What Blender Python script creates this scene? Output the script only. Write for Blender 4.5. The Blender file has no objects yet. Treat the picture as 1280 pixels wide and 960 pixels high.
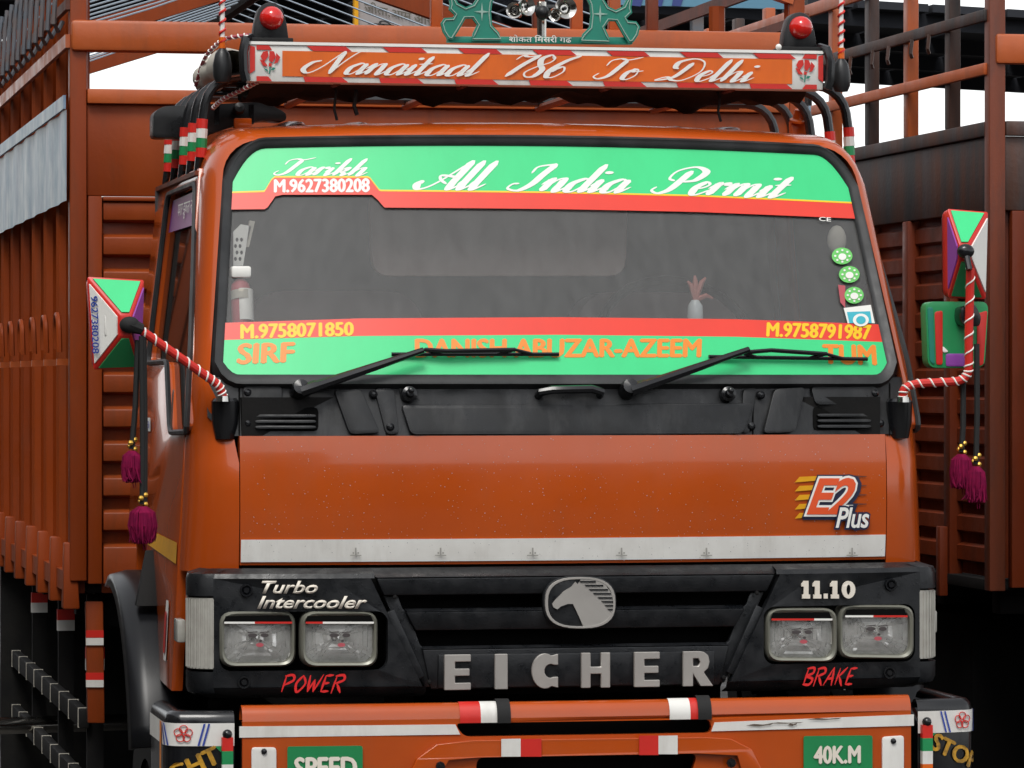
import bpy, bmesh, math, random
from mathutils import Vector
from mathutils.geometry import tessellate_polygon
random.seed(7)
R = math.radians
scene = bpy.context.scene
COL = scene.collection

# ------------------------------------------------------------------ camera
YAW = R(11.48); FPX = 5000.0
CAM = Vector((-2.237, -10.157, 1.745))
cd = bpy.data.cameras.new('camera'); cam = bpy.data.objects.new('camera', cd); COL.objects.link(cam)
cam.location = CAM; cam.rotation_euler = (R(90), 0, -YAW)
cd.sensor_width = 36; cd.lens = 36 * FPX / 1280; cd.shift_y = -5 / 1280
cd.clip_start = 0.1; cd.clip_end = 2000
scene.camera = cam
# ------------------------------------------------------------------ sky: even overcast
SUN_EL, SUN_AZ = 58, 205        # azimuth measured from +Y towards +X
world = bpy.data.worlds.new('World'); scene.world = world; world.use_nodes = True
wn = world.node_tree; wn.nodes.clear()
wo = wn.nodes.new('ShaderNodeOutputWorld'); bg = wn.nodes.new('ShaderNodeBackground')
sky = wn.nodes.new('ShaderNodeTexSky'); sky.sky_type = 'NISHITA'; sky.sun_disc = False
sky.sun_elevation = R(SUN_EL); sky.sun_rotation = R(SUN_AZ); sky.dust_density = 1.0; sky.air_density = 1.0
hs = wn.nodes.new('ShaderNodeHueSaturation'); hs.inputs['Saturation'].default_value = 0.12
wn.links.new(sky.outputs[0], hs.inputs['Color']); wn.links.new(hs.outputs[0], bg.inputs[0])
bg.inputs[1].default_value = 0.13
wn.links.new(bg.outputs[0], wo.inputs[0])
sd = bpy.data.lights.new('sun', 'SUN'); sd.energy = 1.1; sd.angle = R(22); sd.color = (1, 0.97, 0.92)
sun = bpy.data.objects.new('sun', sd); COL.objects.link(sun)
dirv = Vector((math.sin(R(SUN_AZ)) * math.cos(R(SUN_EL)), math.cos(R(SUN_AZ)) * math.cos(R(SUN_EL)), math.sin(R(SUN_EL))))
sun.rotation_euler = dirv.to_track_quat('Z', 'Y').to_euler()
vs_ = scene.view_settings
scene.display_settings.display_device = 'sRGB'
vs_.view_transform = 'Standard'; vs_.look = 'None'; vs_.gamma = 1; vs_.use_curve_mapping = False; vs_.exposure = 0.85
scene.cycles.max_bounces = 8; scene.cycles.transparent_max_bounces = 12

# ------------------------------------------------------------------ measured points -> real points on real surfaces
_F = Vector((math.sin(YAW), math.cos(YAW), 0)); _R = Vector((math.cos(YAW), -math.sin(YAW), 0))
def at(px, py, surf=0.0, off=0.0):
    """point of the depth surface y=surf(x,z) measured at photo position (px,py), lifted off metres to the front"""
    t = (px - 640) / FPX
    vx, vy = _F.x + t * _R.x, _F.y + t * _R.y
    y = surf if not callable(surf) else 0.2
    for _ in range(12 if callable(surf) else 1):
        s = (y - CAM.y) / vy
        X, Z = CAM.x + s * vx, CAM.z - (py - 475) / FPX * s
        if callable(surf): y = surf(X, Z)
    return Vector((X, y - off, Z))
def at_side(px, py, fx):
    t = (px - 640) / FPX
    vx, vy = _F.x + t * _R.x, _F.y + t * _R.y; X = fx if not callable(fx) else -0.97
    for _ in range(12):
        s = (X - CAM.x) / vx; Y, Z = CAM.y + s * vy, CAM.z - (py - 475) / FPX * s
        if callable(fx): X = fx(Z)
    return Vector((X, Y, Z))
def xz(px, py, surf=0.0):
    p = at(px, py, surf); return p.x, p.z

# ------------------------------------------------------------------ materials
MATS = {}
def mat(name, col, rough=0.5, metal=0.0, col2=None, nscale=6.0, amt=0.5, bump=0.0, bscale=200.0, coat=0.0, trans=0.0, emis=0.0,
        streak=False, drops=0.0, dirt=None, dirt_amt=0.0, dirt_scale=3.0, spec=0.5, rvar=0.0):
    if name in MATS: return MATS[name]
    m = bpy.data.materials.new(name); m.use_nodes = True; N = m.node_tree; L = N.links
    b = N.nodes['Principled BSDF']
    b.inputs['Roughness'].default_value = rough; b.inputs['Metallic'].default_value = metal
    b.inputs['Coat Weight'].default_value = coat; b.inputs['Coat Roughness'].default_value = 0.05
    b.inputs['Transmission Weight'].default_value = trans; b.inputs['Specular IOR Level'].default_value = spec
    c4 = (*col, 1); b.inputs['Base Color'].default_value = c4
    tc = N.nodes.new('ShaderNodeTexCoord'); src = tc.outputs['Object']
    last = None
    def noise(scale, detail=6, stretch=None, rough_=0.6):
        n = N.nodes.new('ShaderNodeTexNoise'); n.inputs['Scale'].default_value = scale; n.inputs['Detail'].default_value = detail
        n.inputs['Roughness'].default_value = rough_
        if stretch:
            mp = N.nodes.new('ShaderNodeMapping'); mp.inputs['Scale'].default_value = stretch
            L.new(src, mp.inputs[0]); L.new(mp.outputs[0], n.inputs['Vector'])
        else: L.new(src, n.inputs['Vector'])
        return n.outputs['Fac']
    def ramp(f, lo, hi):
        r = N.nodes.new('ShaderNodeMapRange'); r.inputs['From Min'].default_value = lo; r.inputs['From Max'].default_value = hi
        L.new(f, r.inputs['Value']); return r.outputs[0]
    def mixc(f, a, c):
        x = N.nodes.new('ShaderNodeMix'); x.data_type = 'RGBA'; L.new(f, x.inputs['Factor'])
        if isinstance(a, tuple): x.inputs[6].default_value = (*a, 1)
        else: L.new(a, x.inputs[6])
        x.inputs[7].default_value = (*c, 1); return x.outputs[2]
    def mul(f, k):
        q = N.nodes.new('ShaderNodeMath'); q.operation = 'MULTIPLY'; q.inputs[1].default_value = k; L.new(f, q.inputs[0]); return q.outputs[0]
    cur = col
    if col2 is not None:
        f = noise(nscale, 8, (1, 1, 0.12) if streak else None)
        cur = mixc(mul(ramp(f, 0.38, 0.68), amt), cur, col2)
    if dirt is not None:
        f = noise(dirt_scale, 10, (3.0, 3.0, 0.5), 0.7)
        cur = mixc(mul(ramp(f, 0.5, 0.72), dirt_amt), cur, dirt)
    if not isinstance(cur, tuple): L.new(cur, b.inputs['Base Color'])
    if rvar:
        f = noise(nscale * 1.7, 6)
        r = N.nodes.new('ShaderNodeMapRange'); r.inputs['To Min'].default_value = max(0.02, rough - rvar); r.inputs['To Max'].default_value = min(1, rough + rvar)
        r.inputs['From Min'].default_value = 0.35; r.inputs['From Max'].default_value = 0.65
        L.new(f, r.inputs['Value']); L.new(r.outputs[0], b.inputs['Roughness'])
    h = None
    if bump:
        bp = N.nodes.new('ShaderNodeBump'); bp.inputs['Strength'].default_value = bump; bp.inputs['Distance'].default_value = 0.003
        L.new(noise(bscale, 4), bp.inputs['Height']); h = bp.outputs[0]
    if drops:
        v = N.nodes.new('ShaderNodeTexVoronoi'); v.inputs['Scale'].default_value = 95; L.new(src, v.inputs['Vector'])
        q = ramp(v.outputs['Distance'], 0.30, 0.05)
        bp = N.nodes.new('ShaderNodeBump'); bp.inputs['Strength'].default_value = drops; bp.inputs['Distance'].default_value = 0.002
        L.new(q, bp.inputs['Height'])
        if h: L.new(h, bp.inputs['Normal'])
        h = bp.outputs[0]
    if h: L.new(h, b.inputs['Normal'])
    if emis:
        b.inputs['Emission Color'].default_value = c4; b.inputs['Emission Strength'].default_value = emis
    MATS[name] = m; return m
M = dict(
    paint=mat('orange_paint', (0.46, 0.074, 0.008), 0.20, col2=(0.39, 0.060, 0.007), nscale=3, amt=0.6, coat=0.45, spec=0.4, bump=0.10, bscale=4, dirt=(0.28, 0.085, 0.03), dirt_amt=0.22, rvar=0.07),
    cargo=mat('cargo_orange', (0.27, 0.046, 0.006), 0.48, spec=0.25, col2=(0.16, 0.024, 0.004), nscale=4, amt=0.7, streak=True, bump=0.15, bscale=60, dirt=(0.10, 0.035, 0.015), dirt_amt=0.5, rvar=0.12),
    cargob=mat('cargo_shaded', (0.17, 0.027, 0.005), 0.5, spec=0.25, col2=(0.09, 0.014, 0.004), nscale=4, amt=0.8, streak=True, bump=0.2, bscale=60, dirt=(0.04, 0.018, 0.010), dirt_amt=0.6, rvar=0.12),  # darker copy of the cargo orange: the neighbour's shade put into its colour
    beam=mat('beam_orange', (0.46, 0.10, 0.022), 0.40, col2=(0.36, 0.07, 0.014), nscale=5, amt=0.7, bump=0.15, bscale=60, dirt=(0.16, 0.07, 0.04), dirt_amt=0.4, rvar=0.12),
    rust=mat('rusty_brown', (0.17, 0.032, 0.008), 0.55, col2=(0.06, 0.020, 0.010), nscale=5, amt=0.9, streak=True, bump=0.3, bscale=60, dirt=(0.03, 0.02, 0.018), dirt_amt=0.7),
    rustdark=mat('rusty_grey', (0.026, 0.022, 0.021), 0.5, col2=(0.085, 0.024, 0.007), nscale=7, amt=1.0, streak=True, bump=0.3, bscale=60, dirt=(0.075, 0.085, 0.095), dirt_amt=0.55, dirt_scale=2),
    plast=mat('black_plastic', (0.007, 0.0075, 0.0085), 0.42, col2=(0.016, 0.017, 0.018), nscale=9, amt=0.9, bump=0.12, bscale=400, rvar=0.16, dirt=(0.05, 0.05, 0.05), dirt_amt=0.6, dirt_scale=5, spec=0.4),
    gplast=mat('grille_plastic', (0.006, 0.007, 0.0085), 0.40, spec=0.4, col2=(0.014, 0.015, 0.017), nscale=14, amt=0.9, bump=0.1, bscale=300, rvar=0.18, drops=0.15),
    rubber=mat('rubber', (0.014, 0.015, 0.016), 0.5, col2=(0.040, 0.041, 0.042), nscale=8, amt=0.8, rvar=0.1),
    tyre=mat('tyre_rubber', (0.008, 0.008, 0.008), 0.85, spec=0.2, col2=(0.016, 0.015, 0.013), nscale=9, amt=0.8, bump=0.3, bscale=60),
    gloss=mat('gloss_black', (0.006, 0.0065, 0.008), 0.24, coat=0.1, col2=(0.016, 0.016, 0.016), nscale=8, amt=0.4),
    dark=mat('dark_void', (0.003, 0.003, 0.003), 0.9, spec=0.1, col2=(0.006, 0.0055, 0.005), nscale=3),
    chassis=mat('chassis_black', (0.006, 0.006, 0.006), 0.7, spec=0.2, col2=(0.013, 0.011, 0.010), nscale=7, bump=0.2, bscale=80),
    red=mat('red_vinyl', (0.62, 0.022, 0.014), 0.4, col2=(0.5, 0.02, 0.014), nscale=10, amt=0.6),
    redb=mat('red_banner', (0.80, 0.050, 0.028), 0.35, col2=(0.70, 0.045, 0.028), nscale=9, amt=0.5, streak=True),
    white=mat('white_vinyl', (0.76, 0.75, 0.71), 0.42, col2=(0.62, 0.60, 0.56), nscale=8, amt=0.7, dirt=(0.35, 0.31, 0.26), dirt_amt=0.35),
    ltext=mat('letter_white', (0.86, 0.85, 0.80), 0.45, col2=(0.75, 0.74, 0.70), nscale=12, amt=0.5),
    cream=mat('letter_cream', (0.80, 0.74, 0.64), 0.45, col2=(0.70, 0.62, 0.52), nscale=12, amt=0.5),
    green=mat('green_banner', (0.045, 0.66, 0.235), 0.35, col2=(0.04, 0.58, 0.20), nscale=8, amt=0.6, streak=True),
    dgreen=mat('dark_green', (0.018, 0.27, 0.09), 0.35, col2=(0.012, 0.22, 0.07), nscale=7, amt=0.6),
    pgreen=mat('plate_green', (0.012, 0.24, 0.075), 0.4, col2=(0.012, 0.19, 0.06), nscale=9, amt=0.6),
    teal=mat('teal_paint', (0.012, 0.22, 0.15), 0.4, col2=(0.010, 0.17, 0.12), nscale=8, amt=0.7),
    tealline=mat('teal_outline', (0.30, 0.45, 0.38), 0.45),
    purple=mat('purple', (0.27, 0.055, 0.36), 0.35, col2=(0.20, 0.05, 0.30), nscale=7, amt=0.5),
    violet=mat('violet_visor', (0.20, 0.022, 0.20), 0.35, col2=(0.14, 0.018, 0.17), nscale=7, amt=0.5),
    sign=mat('sign_orange', (0.75, 0.135, 0.004), 0.42, col2=(0.62, 0.10, 0.004), nscale=6, amt=0.6, dirt=(0.35, 0.07, 0.01), dirt_amt=0.3),
    otext=mat('orange_letter', (0.82, 0.25, 0.025), 0.4), ytext=mat('yellow_letter', (0.88, 0.56, 0.01), 0.4),
    yellow=mat('yellow_tape', (0.75, 0.36, 0.012), 0.5, spec=0.2, col2=(0.6, 0.27, 0.01), nscale=30, amt=0.6),
    ydirty=mat('yellow_worn', (0.62, 0.32, 0.02), 0.5, col2=(0.12, 0.07, 0.02), nscale=45, amt=0.9),
    silver=mat('silver_badge', (0.42, 0.40, 0.37), 0.42, metal=0.35, col2=(0.34, 0.32, 0.30), nscale=10, amt=0.6),
    chrome=mat('chrome', (0.62, 0.61, 0.58), 0.16, metal=1.0, col2=(0.40, 0.38, 0.34), nscale=14, amt=0.6),
    steel=mat('steel', (0.35, 0.34, 0.32), 0.4, metal=0.8, col2=(0.2, 0.18, 0.16), nscale=10),
    trim=mat('lamp_trim', (0.23, 0.23, 0.19), 0.35, metal=0.3, col2=(0.16, 0.16, 0.13), nscale=14),
    blue=mat('blue_ink', (0.03, 0.06, 0.33), 0.5), navy=mat('navy', (0.012, 0.016, 0.05), 0.4),
    bright_red=mat('brush_red', (0.70, 0.02, 0.02), 0.4),
    maroon=mat('maroon_wool', (0.20, 0.006, 0.045), 0.9, spec=0.1, col2=(0.10, 0.004, 0.03), nscale=60, amt=0.8),
    cord=mat('black_cord', (0.008, 0.008, 0.008), 0.8), gold=mat('gold_bead', (0.75, 0.45, 0.08), 0.3, metal=0.8),
    canvas=mat('pale_canvas', (0.52, 0.49, 0.42), 0.8, col2=(0.36, 0.33, 0.28), nscale=12, bump=0.4, bscale=40),
    tarp=mat('dark_tarp', (0.035, 0.026, 0.02), 0.85, spec=0.2, col2=(0.008, 0.007, 0.006), nscale=22, bump=1.0, bscale=26),
    rope=mat('steel_blue_rope', (0.30, 0.36, 0.42), 0.6), hookgrey=mat('blue_grey_rail', (0.10, 0.12, 0.145), 0.55, col2=(0.16, 0.10, 0.07), nscale=12, amt=0.6),
    bluetin=mat('pale_blue_panel', (0.14, 0.25, 0.34), 0.38, col2=(0.52, 0.57, 0.58), nscale=6, amt=0.9, dirt=(0.03, 0.06, 0.20), dirt_amt=0.9, dirt_scale=3),
    shedroof=mat('shed_roof_dark', (0.010, 0.012, 0.018), 0.8, col2=(0.02, 0.022, 0.03), nscale=3),
    hoard=mat('hoarding_blue', (0.10, 0.25, 0.35), 0.5, col2=(0.08, 0.20, 0.30), nscale=3), hoardmark=mat('hoarding_mark', (0.03, 0.05, 0.20), 0.5),
    paper=mat('notice_grey', (0.34, 0.31, 0.30), 0.7, col2=(0.25, 0.23, 0.23), nscale=5), ink=mat('black_ink', (0.02, 0.02, 0.02), 0.6), inkgrey=mat('grey_ink', (0.10, 0.09, 0.07), 0.6),
    faint=mat('faint_grey_ink', (0.36, 0.35, 0.32), 0.6), scuff=mat('scuff_brown', (0.10, 0.075, 0.055), 0.7),
    facade=mat('old_plaster', (0.16, 0.14, 0.12), 0.9, col2=(0.09, 0.08, 0.07), nscale=1.5),
    wall=mat('brick_dark', (0.05, 0.04, 0.035), 0.9, col2=(0.03, 0.025, 0.02), nscale=3),
    seat=mat('seat_cloth', (0.30, 0.20, 0.19), 0.8, col2=(0.20, 0.14, 0.13), nscale=9), palepink=mat('pale_pink_panel', (0.85, 0.66, 0.60), 0.8, col2=(0.7, 0.52, 0.46), nscale=9), cabin=mat('cabin_trim', (0.07, 0.07, 0.075), 0.8, col2=(0.05, 0.05, 0.055), nscale=7),
    lens=mat('lamp_lens', (0.42, 0.41, 0.37), 0.15, col2=(0.30, 0.28, 0.25), nscale=30, amt=0.5), skin=mat('decal_grey', (0.06, 0.05, 0.05), 0.5),
    sgreen=mat('sticker_green', (0.16, 0.60, 0.14), 0.4), scyan=mat('sticker_cyan', (0.05, 0.45, 0.55), 0.4), spink=mat('sticker_red', (0.45, 0.08, 0.10), 0.5),
    bulb=mat('frosted_bulb', (0.62, 0.66, 0.66), 0.25), flower=mat('dusty_pink', (0.45, 0.17, 0.14), 0.7),
    beacon=mat('beacon_red', (0.62, 0.012, 0.008), 0.18, coat=0.6), olive=mat('tread_dust', (0.09, 0.085, 0.08), 0.9),
)
def glass(name, film=0.2, filmcol=(0.30, 0.31, 0.31), tint=(0.75, 0.78, 0.78), rough=0.03):
    m = bpy.data.materials.new(name); m.use_nodes = True; N = m.node_tree; L = N.links; N.nodes.clear()
    o = N.nodes.new('ShaderNodeOutputMaterial'); tr = N.nodes.new('ShaderNodeBsdfTransparent'); tr.inputs[0].default_value = (*tint, 1)
    gl = N.nodes.new('ShaderNodeBsdfGlossy'); gl.inputs['Roughness'].default_value = rough
    fr = N.nodes.new('ShaderNodeFresnel'); fr.inputs[0].default_value = 1.5
    mx = N.nodes.new('ShaderNodeMixShader'); L.new(fr.outputs[0], mx.inputs[0]); L.new(tr.outputs[0], mx.inputs[1]); L.new(gl.outputs[0], mx.inputs[2])
    df = N.nodes.new('ShaderNodeBsdfDiffuse'); df.inputs[0].default_value = (*filmcol, 1)
    tc = N.nodes.new('ShaderNodeTexCoord'); mp = N.nodes.new('ShaderNodeMapping'); mp.inputs['Scale'].default_value = (13, 13, 1.1)
    n = N.nodes.new('ShaderNodeTexNoise'); n.inputs['Scale'].default_value = 2.2; n.inputs['Detail'].default_value = 9; n.inputs['Roughness'].default_value = 0.72
    L.new(tc.outputs['Object'], mp.inputs[0]); L.new(mp.outputs[0], n.inputs['Vector'])
    r = N.nodes.new('ShaderNodeMapRange'); r.inputs['From Min'].default_value = 0.3; r.inputs['From Max'].default_value = 0.7
    r.inputs['To Min'].default_value = film * 0.82; r.inputs['To Max'].default_value = film * 1.2
    L.new(n.outputs['Fac'], r.inputs[0])
    m2 = N.nodes.new('ShaderNodeMixShader'); L.new(r.outputs[0], m2.inputs[0]); L.new(mx.outputs[0], m2.inputs[1]); L.new(df.outputs[0], m2.inputs[2])
    L.new(m2.outputs[0], o.inputs[0]); return m
M['glass'] = glass('windscreen_glass', 0.19, (0.42, 0.42, 0.41), (0.95, 0.96, 0.96))
M['sglass'] = glass('side_glass', 0.06, (0.2, 0.15, 0.12), (0.5, 0.5, 0.5))
M['lensglass'] = glass('headlight_glass', 0.20, (0.9, 0.9, 0.86), (1, 1, 1), 0.06)

# ------------------------------------------------------------------ mesh helpers
class MB:
    def __init__(s): s.v = []; s.f = []
    def add(s, vs, fs):
        o = len(s.v); s.v += [Vector(p) for p in vs]; s.f += [tuple(i + o for i in f) for f in fs]; return s
    def hexa(s, p):   # 4 bottom + 4 top
        return s.add(p, [(3, 2, 1, 0), (4, 5, 6, 7), (0, 1, 5, 4), (1, 2, 6, 5), (2, 3, 7, 6), (3, 0, 4, 7)])
    def box(s, x0, x1, y0, y1, z0, z1):
        return s.hexa([(x0, y0, z0), (x1, y0, z0), (x1, y1, z0), (x0, y1, z0), (x0, y0, z1), (x1, y0, z1), (x1, y1, z1), (x0, y1, z1)])
    def bar(s, a, b, w, h, up=(0, 0, 1)):   # rectangular bar from a to b
        a = Vector(a); b = Vector(b); d = (b - a).normalized(); sd = d.cross(Vector(up))
        if sd.length < 1e-4: sd = d.cross(Vector((1, 0, 0)))
        sd.normalize(); u = sd.cross(d).normalized(); sd *= w / 2; u *= h / 2
        return s.hexa([a - sd - u, a + sd - u, b + sd - u, b - sd - u, a - sd + u, a + sd + u, b + sd + u, b - sd + u])
    def tube(s, pts, r, n=8, cap=True):
        pts = [Vector(p) for p in pts]; rs = r if isinstance(r, (list, tuple)) else [r] * len(pts)
        o = len(s.v); ref = None
        for i, p in enumerate(pts):
            d = (pts[min(i + 1, len(pts) - 1)] - pts[max(i - 1, 0)]).normalized()
            if ref is None: ref = d.orthogonal().normalized()
            ref = (ref - d * ref.dot(d)).normalized(); b = d.cross(ref)
            for k in range(n):
                an = 2 * math.pi * k / n; s.v.append(p + (ref * math.cos(an) + b * math.sin(an)) * rs[i])
        for i in range(len(pts) - 1):
            for k in range(n):
                k2 = (k + 1) % n; s.f.append((o + i * n + k, o + i * n + k2, o + (i + 1) * n + k2, o + (i + 1) * n + k))
        if cap:
            s.f.append(tuple(o + k for k in reversed(range(n)))); e = o + (len(pts) - 1) * n; s.f.append(tuple(e + k for k in range(n)))
        return s
    def lathe(s, prof, org, ax=(0, 0, 1), n=20):
        org = Vector(org); ax = Vector(ax).normalized()
        return s.tube_prof([(org + ax * h, r) for r, h in prof], ax, n)
    def tube_prof(s, pr, ax, n):
        a = ax.orthogonal().normalized(); b = ax.cross(a); o = len(s.v)
        for p, r in pr:
            for k in range(n):
                an = 2 * math.pi * k / n; s.v.append(p + (a * math.cos(an) + b * math.sin(an)) * max(r, 1e-5))
        for i in range(len(pr) - 1):
            for k in range(n):
                k2 = (k + 1) % n; s.f.append((o + i * n + k, o + i * n + k2, o + (i + 1) * n + k2, o + (i + 1) * n + k))
        return s
    def grid(s, fn, us, vs):
        o = len(s.v); nu, nv = len(us), len(vs)
        for u in us:
            for v in vs: s.v.append(Vector(fn(u, v)))
        for i in range(nu - 1):
            for j in range(nv - 1): s.f.append((o + i * nv + j, o + (i + 1) * nv + j, o + (i + 1) * nv + j + 1, o + i * nv + j + 1))
        return s
    def prism(s, loops, fn, d0=0.0, d1=None):   # loops of (a,b), first outer, rest holes; fn(a,b,d)->point; d0 front d1 back (None: sheet)
        if not isinstance(loops[0][0], (list, tuple, Vector)): loops = [loops]
        flat = [p for lp in loops for p in lp]
        tris = tessellate_polygon([[Vector((p[0], p[1], 0)) for p in lp] for lp in loops])
        o = len(s.v); n = len(flat)
        s.v += [Vector(fn(p[0], p[1], d0)) for p in flat]; s.f += [tuple(o + i for i in t) for t in tris]
        if d1 is not None:
            s.v += [Vector(fn(p[0], p[1], d1)) for p in flat]; s.f += [tuple(o + n + i for i in reversed(t)) for t in tris]
            k = 0
            for lp in loops:
                m = len(lp)
                for i in range(m):
                    a, b = o + k + i, o + k + (i + 1) % m; s.f.append((a, b, b + n, a + n))
                k += m
        return s
    def sphere(s, c, r, n=10, sq=(1, 1, 1)):
        c = Vector(c)
        us = [math.pi * i / n for i in range(n + 1)]; vs = [2 * math.pi * j / (n * 2) for j in range(n * 2 + 1)]
        return s.grid(lambda u, v: c + Vector((r * sq[0] * math.sin(u) * math.cos(v), r * sq[1] * math.sin(u) * math.sin(v), r * sq[2] * math.cos(u))), us, vs)
    def build(s, name, material, parent=None, bevel=0.0, seg=2, smooth=35, solid=0.0):
        bm = bmesh.new(); vv = [bm.verts.new(p) for p in s.v]
        for f in s.f:
            try: bm.faces.new([vv[i] for i in f])
            except ValueError: pass
        bmesh.ops.remove_doubles(bm, verts=bm.verts, dist=1e-5)
        bmesh.ops.dissolve_degenerate(bm, edges=bm.edges, dist=1e-6)
        bmesh.ops.recalc_face_normals(bm, faces=bm.faces)
        if bevel:
            es = [e for e in bm.edges if len(e.link_faces) == 2 and e.calc_face_angle(0) > R(30)]
            if es: bmesh.ops.bevel(bm, geom=es, offset=bevel, segments=seg, affect='EDGES', profile=0.5, clamp_overlap=True)
        me = bpy.data.meshes.new(name); bm.to_mesh(me); bm.free()
        me.polygons.foreach_set('use_smooth', [True] * len(me.polygons)); me.set_sharp_from_angle(angle=R(smooth))
        me.materials.append(M[material] if isinstance(material, str) else material)
        o = bpy.data.objects.new(name, me); COL.objects.link(o)
        if parent is not None: o.parent = parent
        if solid:
            md = o.modifiers.new('thick', 'SOLIDIFY'); md.thickness = solid; md.offset = -1
        return o
def tag(o, label=None, cat=None, group=None, kind=None):
    if label: o['label'] = label
    if cat: o['category'] = cat
    if group: o['group'] = group
    if kind: o['kind'] = kind
    return o
def empty(name, loc=(0, 0, 0)):
    o = bpy.data.objects.new(name, None); COL.objects.link(o); o.location = loc; return o
def lin(a, b, n): return [a + (b - a) * i / (n - 1) for i in range(n)]
def rrect(x0, x1, z0, z1, r, n=5):
    pts = []
    for cx, cz, a0 in ((x1 - r, z1 - r, 0), (x0 + r, z1 - r, 90), (x0 + r, z0 + r, 180), (x1 - r, z0 + r, 270)):
        for i in range(n + 1):
            a = R(a0 + 90 * i / n); pts.append((cx + r * math.cos(a), cz + r * math.sin(a)))
    return pts
def rquad(q, r=0.1, n=4):  # rounded quad of 2D corners
    out = []; m = len(q)
    for i in range(m):
        p = Vector(q[i]); a = Vector(q[i - 1]); b = Vector(q[(i + 1) % m])
        da = (a - p); db = (b - p); ra = min(r, da.length / 2.2); rb = min(r, db.length / 2.2)
        s0 = p + da.normalized() * ra; s1 = p + db.normalized() * rb
        for k in range(n + 1):
            t = k / n; out.append(tuple(s0 * (1 - t) ** 2 + p * 2 * t * (1 - t) + s1 * t * t))
    return out
def flat(surf, off=0.0):   # (x,z,d) on depth surface
    return lambda a, b, d: (a, (surf(a, b) if callable(surf) else surf) - off + d, b)

# ------------------------------------------------------------------ lettering
_tc = bpy.data.curves.new('tmp', 'FONT'); _to = bpy.data.objects.new('tmp', _tc); COL.objects.link(_to)
def text2d(body, bold=0.0, shear=0.0, space=1.0, shift=0.0):
    _tc.body = body; _tc.offset = bold; _tc.shear = shear; _tc.space_character = space; _tc.resolution_u = 3
    dg = bpy.context.evaluated_depsgraph_get(); dg.update()
    me = bpy.data.meshes.new_from_object(_to.evaluated_get(dg))
    v = [(p.co.x, p.co.y) for p in me.vertices]; f = [tuple(p.vertices) for p in me.polygons]
    bpy.data.meshes.remove(me)
    if shift:   # heavier type: copies struck a little apart, each a hair above the last
        n = len(v); k = [(0, 0), (-shift, 0), (shift, 0), (0, shift * 0.6), (0, -shift * 0.6), (-shift * .5, 0), (shift * .5, 0)]
        v = [(x + a, y + c, i * 0.00006) for i, (a, c) in enumerate(k) for x, y in v]; f = [tuple(j + n * i for j in q) for i in range(len(k)) for q in f]
    return v, f
def norm(v):
    xs = [p[0] for p in v]; ys = [p[1] for p in v]; x0, x1, y0, y1 = min(xs), max(xs), min(ys), max(ys)
    return [((p[0] - x0) / (x1 - x0), (p[1] - y0) / (y1 - y0)) + tuple(p[2:]) for p in v]
def quadmap(q, surf, off):   # q = photo corners TL TR BR BL
    def fn(u, v):
        x = (q[0][0] * (1 - u) + q[1][0] * u) * v + (q[3][0] * (1 - u) + q[2][0] * u) * (1 - v)
        y = (q[0][1] * (1 - u) + q[1][1] * u) * v + (q[3][1] * (1 - u) + q[2][1] * u) * (1 - v)
        return at(x, y, surf, off)
    return fn
def letters(data, q, surf, off, material, parent, name='lettering', solid=0.0):
    v, f = data; fn = quadmap(q, surf, off); b = MB(); b.add([fn(p[0], p[1]) - Vector((0, p[2] if len(p) > 2 else 0, 0)) for p in norm(v)], f)
    return b.build(name, material, parent, solid=solid)
def catmull(pts, n=8):
    P = [Vector(p) for p in pts]; P = [P[0] * 2 - P[1]] + P + [P[-1] * 2 - P[-2]]; out = []
    for i in range(1, len(P) - 2):
        for k in range(n):
            t = k / n; a, b, c, d = P[i - 1], P[i], P[i + 1], P[i + 2]
            out.append(0.5 * ((2 * b) + (c - a) * t + (2 * a - 5 * b + 4 * c - d) * t * t + (3 * b - a - 3 * c + d) * t ** 3))
    out.append(P[-2]); return out
def stroke(pts, wmin, wmax, shear, verts, faces, n=8):
    c = catmull(pts, n); o = len(verts); m = len(c); zb_ = (o % 997) * 0.0000006 + (len(faces) % 5) * 0.00008
    for i, p in enumerate(c):
        d = (c[min(i + 1, m - 1)] - c[max(i - 1, 0)]).normalized()
        w = wmin + (wmax - wmin) * max(0.0, -d.y) ** 1.3
        e = min(1.0, 0.35 + min(i, m - 1 - i) * 0.35); w *= e
        pn = Vector((-d.y, d.x)) * (w / 2)
        for q in (p + pn, p - pn): verts.append((q.x + q.y * shear, q.y, zb_ + i * 0.000012))
    for i in range(m - 1): faces.append((o + 2 * i, o + 2 * i + 1, o + 2 * i + 3, o + 2 * i + 2))
_dot = [(0.28, 1.62), (0.26, 1.40)]
_bowl = [(0.92, 0.86), (0.62, 1.0), (0.2, 0.62), (0.22, 0.08), (0.55, 0.05), (0.92, 0.7)]
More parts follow.
